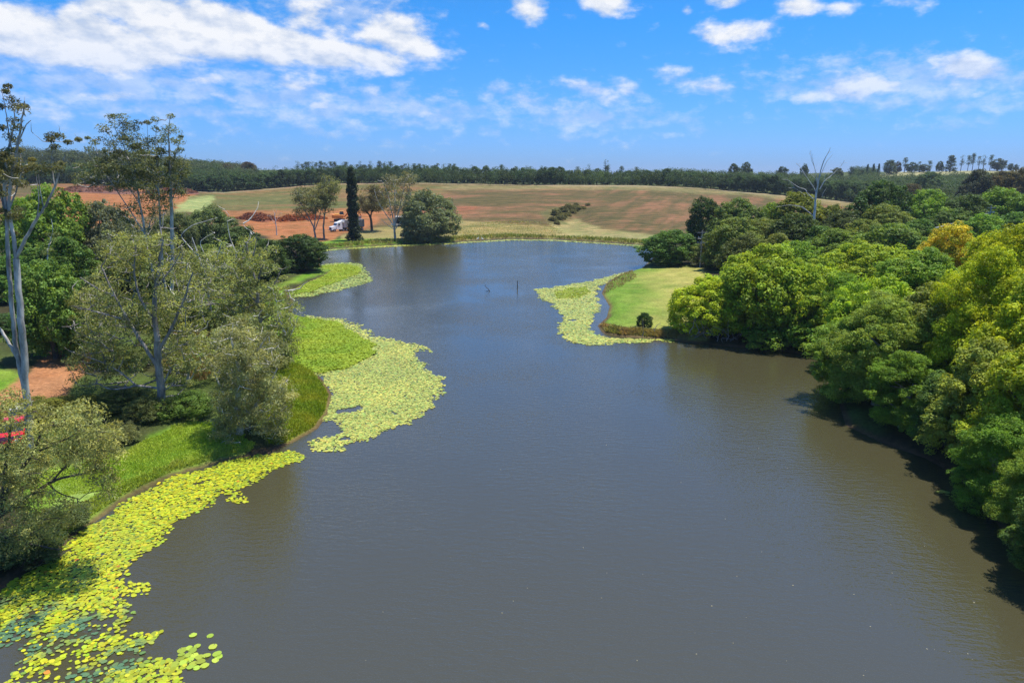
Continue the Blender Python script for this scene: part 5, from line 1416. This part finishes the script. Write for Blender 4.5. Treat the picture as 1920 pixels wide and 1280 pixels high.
# spoil heaps
def heap(name, p0, p1, w, h, label, colr, seed):
    a = hit(*p0); b = hit(*p1); r = np.random.default_rng(seed)
    L = np.linalg.norm(b[:2] - a[:2]); n, mth = max(20, int(L / 1.0)), 14
    u = unit((b - a)[:2]); nrm = np.array([-u[1], u[0]])
    V = []
    for i in range(n + 1):
        for j in range(mth + 1):
            s = i / n * L; q = (j / mth - .5) * w
            xy = a[:2] + u * s + nrm * q
            env = max(0, 1 - (2 * q / w) ** 2) * min(1, 4 * i / n, 4 * (n - i) / n)
            z = hgt(xy[0], xy[1]) - .15 + env * h * (.4 + 1.1 * float(fbm(xy[0], xy[1], 5, seed, 4))) + env * (float(vnoise(xy[0], xy[1], .9, seed)) - .5) * 1.0
            V.append((xy[0] - a[0], xy[1] - a[1], z - a[2]))
    F = [(i*(mth+1)+j, i*(mth+1)+j+1, (i+1)*(mth+1)+j+1, (i+1)*(mth+1)+j) for i in range(n) for j in range(mth)]
    mt = simple(name + '_soil', colr, .95, var=.35, scale=.9, spec=.1, bump=1)
    o = mesh_np(name, V, F, mt, loc=tuple(a)); tag(o, label, 'earth heap')
    VV = np.array(V); top = VV[VV[:, 2] - np.median(VV[:, 2]) > -.6]; k = min(len(top), 420); top = top[r.permutation(len(top))[:k]]
    LV, LC = clump_leaves(top, .5 + .7 * r.random(k), 12, .9, r, flat=.6, jit=1.2, yel=.1, vv=.4)
    d = mesh_np('debris', LV, quads(len(LV) // 4), M_LEAF, LC, parent=o); d.color = tuple(c * 1.1 for c in colr) + (1,)
heap('earth_heap', (456, 409), (515, 415), 9, 2.6, 'dark red brown earth heap at the left end of the red dirt yard', (.20, .075, .04), 3)
heap('earth_heap', (515, 416), (605, 409), 7, 1.8, 'long dark red earth heap along the back of the red dirt yard', (.26, .085, .035), 4)
heap('stump_heap', (110, 356), (262, 364), 16, 2.4, 'long heap of uprooted reddish brown stumps below the left forest', (.17, .085, .06), 5)
heap('stump_heap', (268, 362), (375, 364), 12, 2.2, 'second heap of uprooted brown stumps behind the cluster gum', (.18, .085, .06), 6)

# ------------------------------------------------------------------ things on the water
def stick_post():
    g = G(970, 542); o = MB().cyl((0, 0, -.6), (.02, 0, 1.55), .09, .06, 8).build('mooring_post', M_DWOOD, None, (g[0], g[1], 0)); tag(o, 'dark upright wooden post standing in the middle of the lake', 'post')
    g = G(916, 546); T = Tubes(); T.add([(.35, 0, -.2), (0, 0, .35), (-.45, .05, .75), (-.62, .05, .98), (-.55, .05, 1.25)], [.06, .055, .05, .04, .03], 7); T.add([(.35,0,-.1),(-.1,0,.02),(-.7,0,-.03)],[.06,.06,.04],6)
    V, F = T.arrays(); o = mesh_np('sunken_branch', V, F, M_DWOOD, smooth=True, loc=(g[0], g[1], 0)); tag(o, 'dark bent branch sticking out of the lake left of the upright post', 'branch')
stick_post()
def egret(px, py, rz, label):
    g = G(px, py); root = empty('egret', (g[0], g[1], 0), rz)
    bm_v = []; T = Tubes()
    T.add([(-.42,0,.48),(-.30,0,.52),(-.12,0,.56),(.08,0,.60),(.20,0,.68),(.27,0,.82),(.22,0,.98),(.27,0,1.12),(.36,0,1.17),(.42,0,1.16)], [.02,.08,.15,.15,.10,.05,.035,.035,.045,.02], 10)
    V, F = T.arrays(); mesh_np('body', V, F, M_FEATHER, smooth=True, parent=root)
    MB().cyl((.41,0,1.16),(.58,0,1.13),.018,.004,6).build('beak', M_BEAK, root)
    for s in (-.06, .06): MB().cyl((0,s,-.25),(0,s,.5),.014,k=6).build('leg', M_DWOOD, root)
    tag(root, label, 'bird', 'white egrets')
egret(896, 450.6, .4, 'white egret standing in the shallows at the far shore, left one of the pair')
egret(904.5, 451, 2.6, 'white egret standing in the shallows at the far shore, right one of the pair')
def bits():
    r = np.random.default_rng(91); n = 90
    px = np.concatenate([r.uniform(600, 1880, 50), r.uniform(1300, 1900, 40)]); py = np.concatenate([r.uniform(700, 1270, 50), r.uniform(680, 1250, 40)])
    W = np.array([G(a, b) for a, b in zip(px, py)]); ok = poly_sd(W[:, 0], W[:, 1], LAKE) < -3; W = W[ok]; n = len(W)
    V = leaf_quads(np.column_stack([W, np.full(n, .012)]), np.tile([0, 0, 1.], (n, 1)), .035 + .07 * r.random(n) ** 2, .6, r)
    o = mesh_np('floating_leaves', V, quads(n), M_GRASS, np.tile([.45, .42, .30], (n * 4, 1))); o.color = (1, 1, 1, 1)
    tag(o, 'pale leaves and specks floating on the open water', 'leaves', kind='stuff')
bits()

def haze():
    m = bpy.data.materials.new('air'); m.use_nodes = True; N = m.node_tree.nodes; N.clear()
    out = N.new('ShaderNodeOutputMaterial'); v = N.new('ShaderNodeVolumePrincipled')
    v.inputs['Color'].default_value = (.72, .84, 1, 1); v.inputs['Density'].default_value = HAZE; v.inputs['Anisotropy'].default_value = .0
    m.node_tree.links.new(v.outputs[0], out.inputs['Volume'])
    a, b, c = 9800, 9800, 70
    V = [(x, y, z) for z in (-3, c) for x, y in ((-a, -b), (a, -b), (a, b), (-a, b))]
    F = [(3,2,1,0),(4,5,6,7),(0,1,5,4),(1,2,6,5),(2,3,7,6),(3,0,4,7)]
    o = mesh_np('haze', V, F, m); tag(o, kind='stuff')
HAZE = .00010
haze()
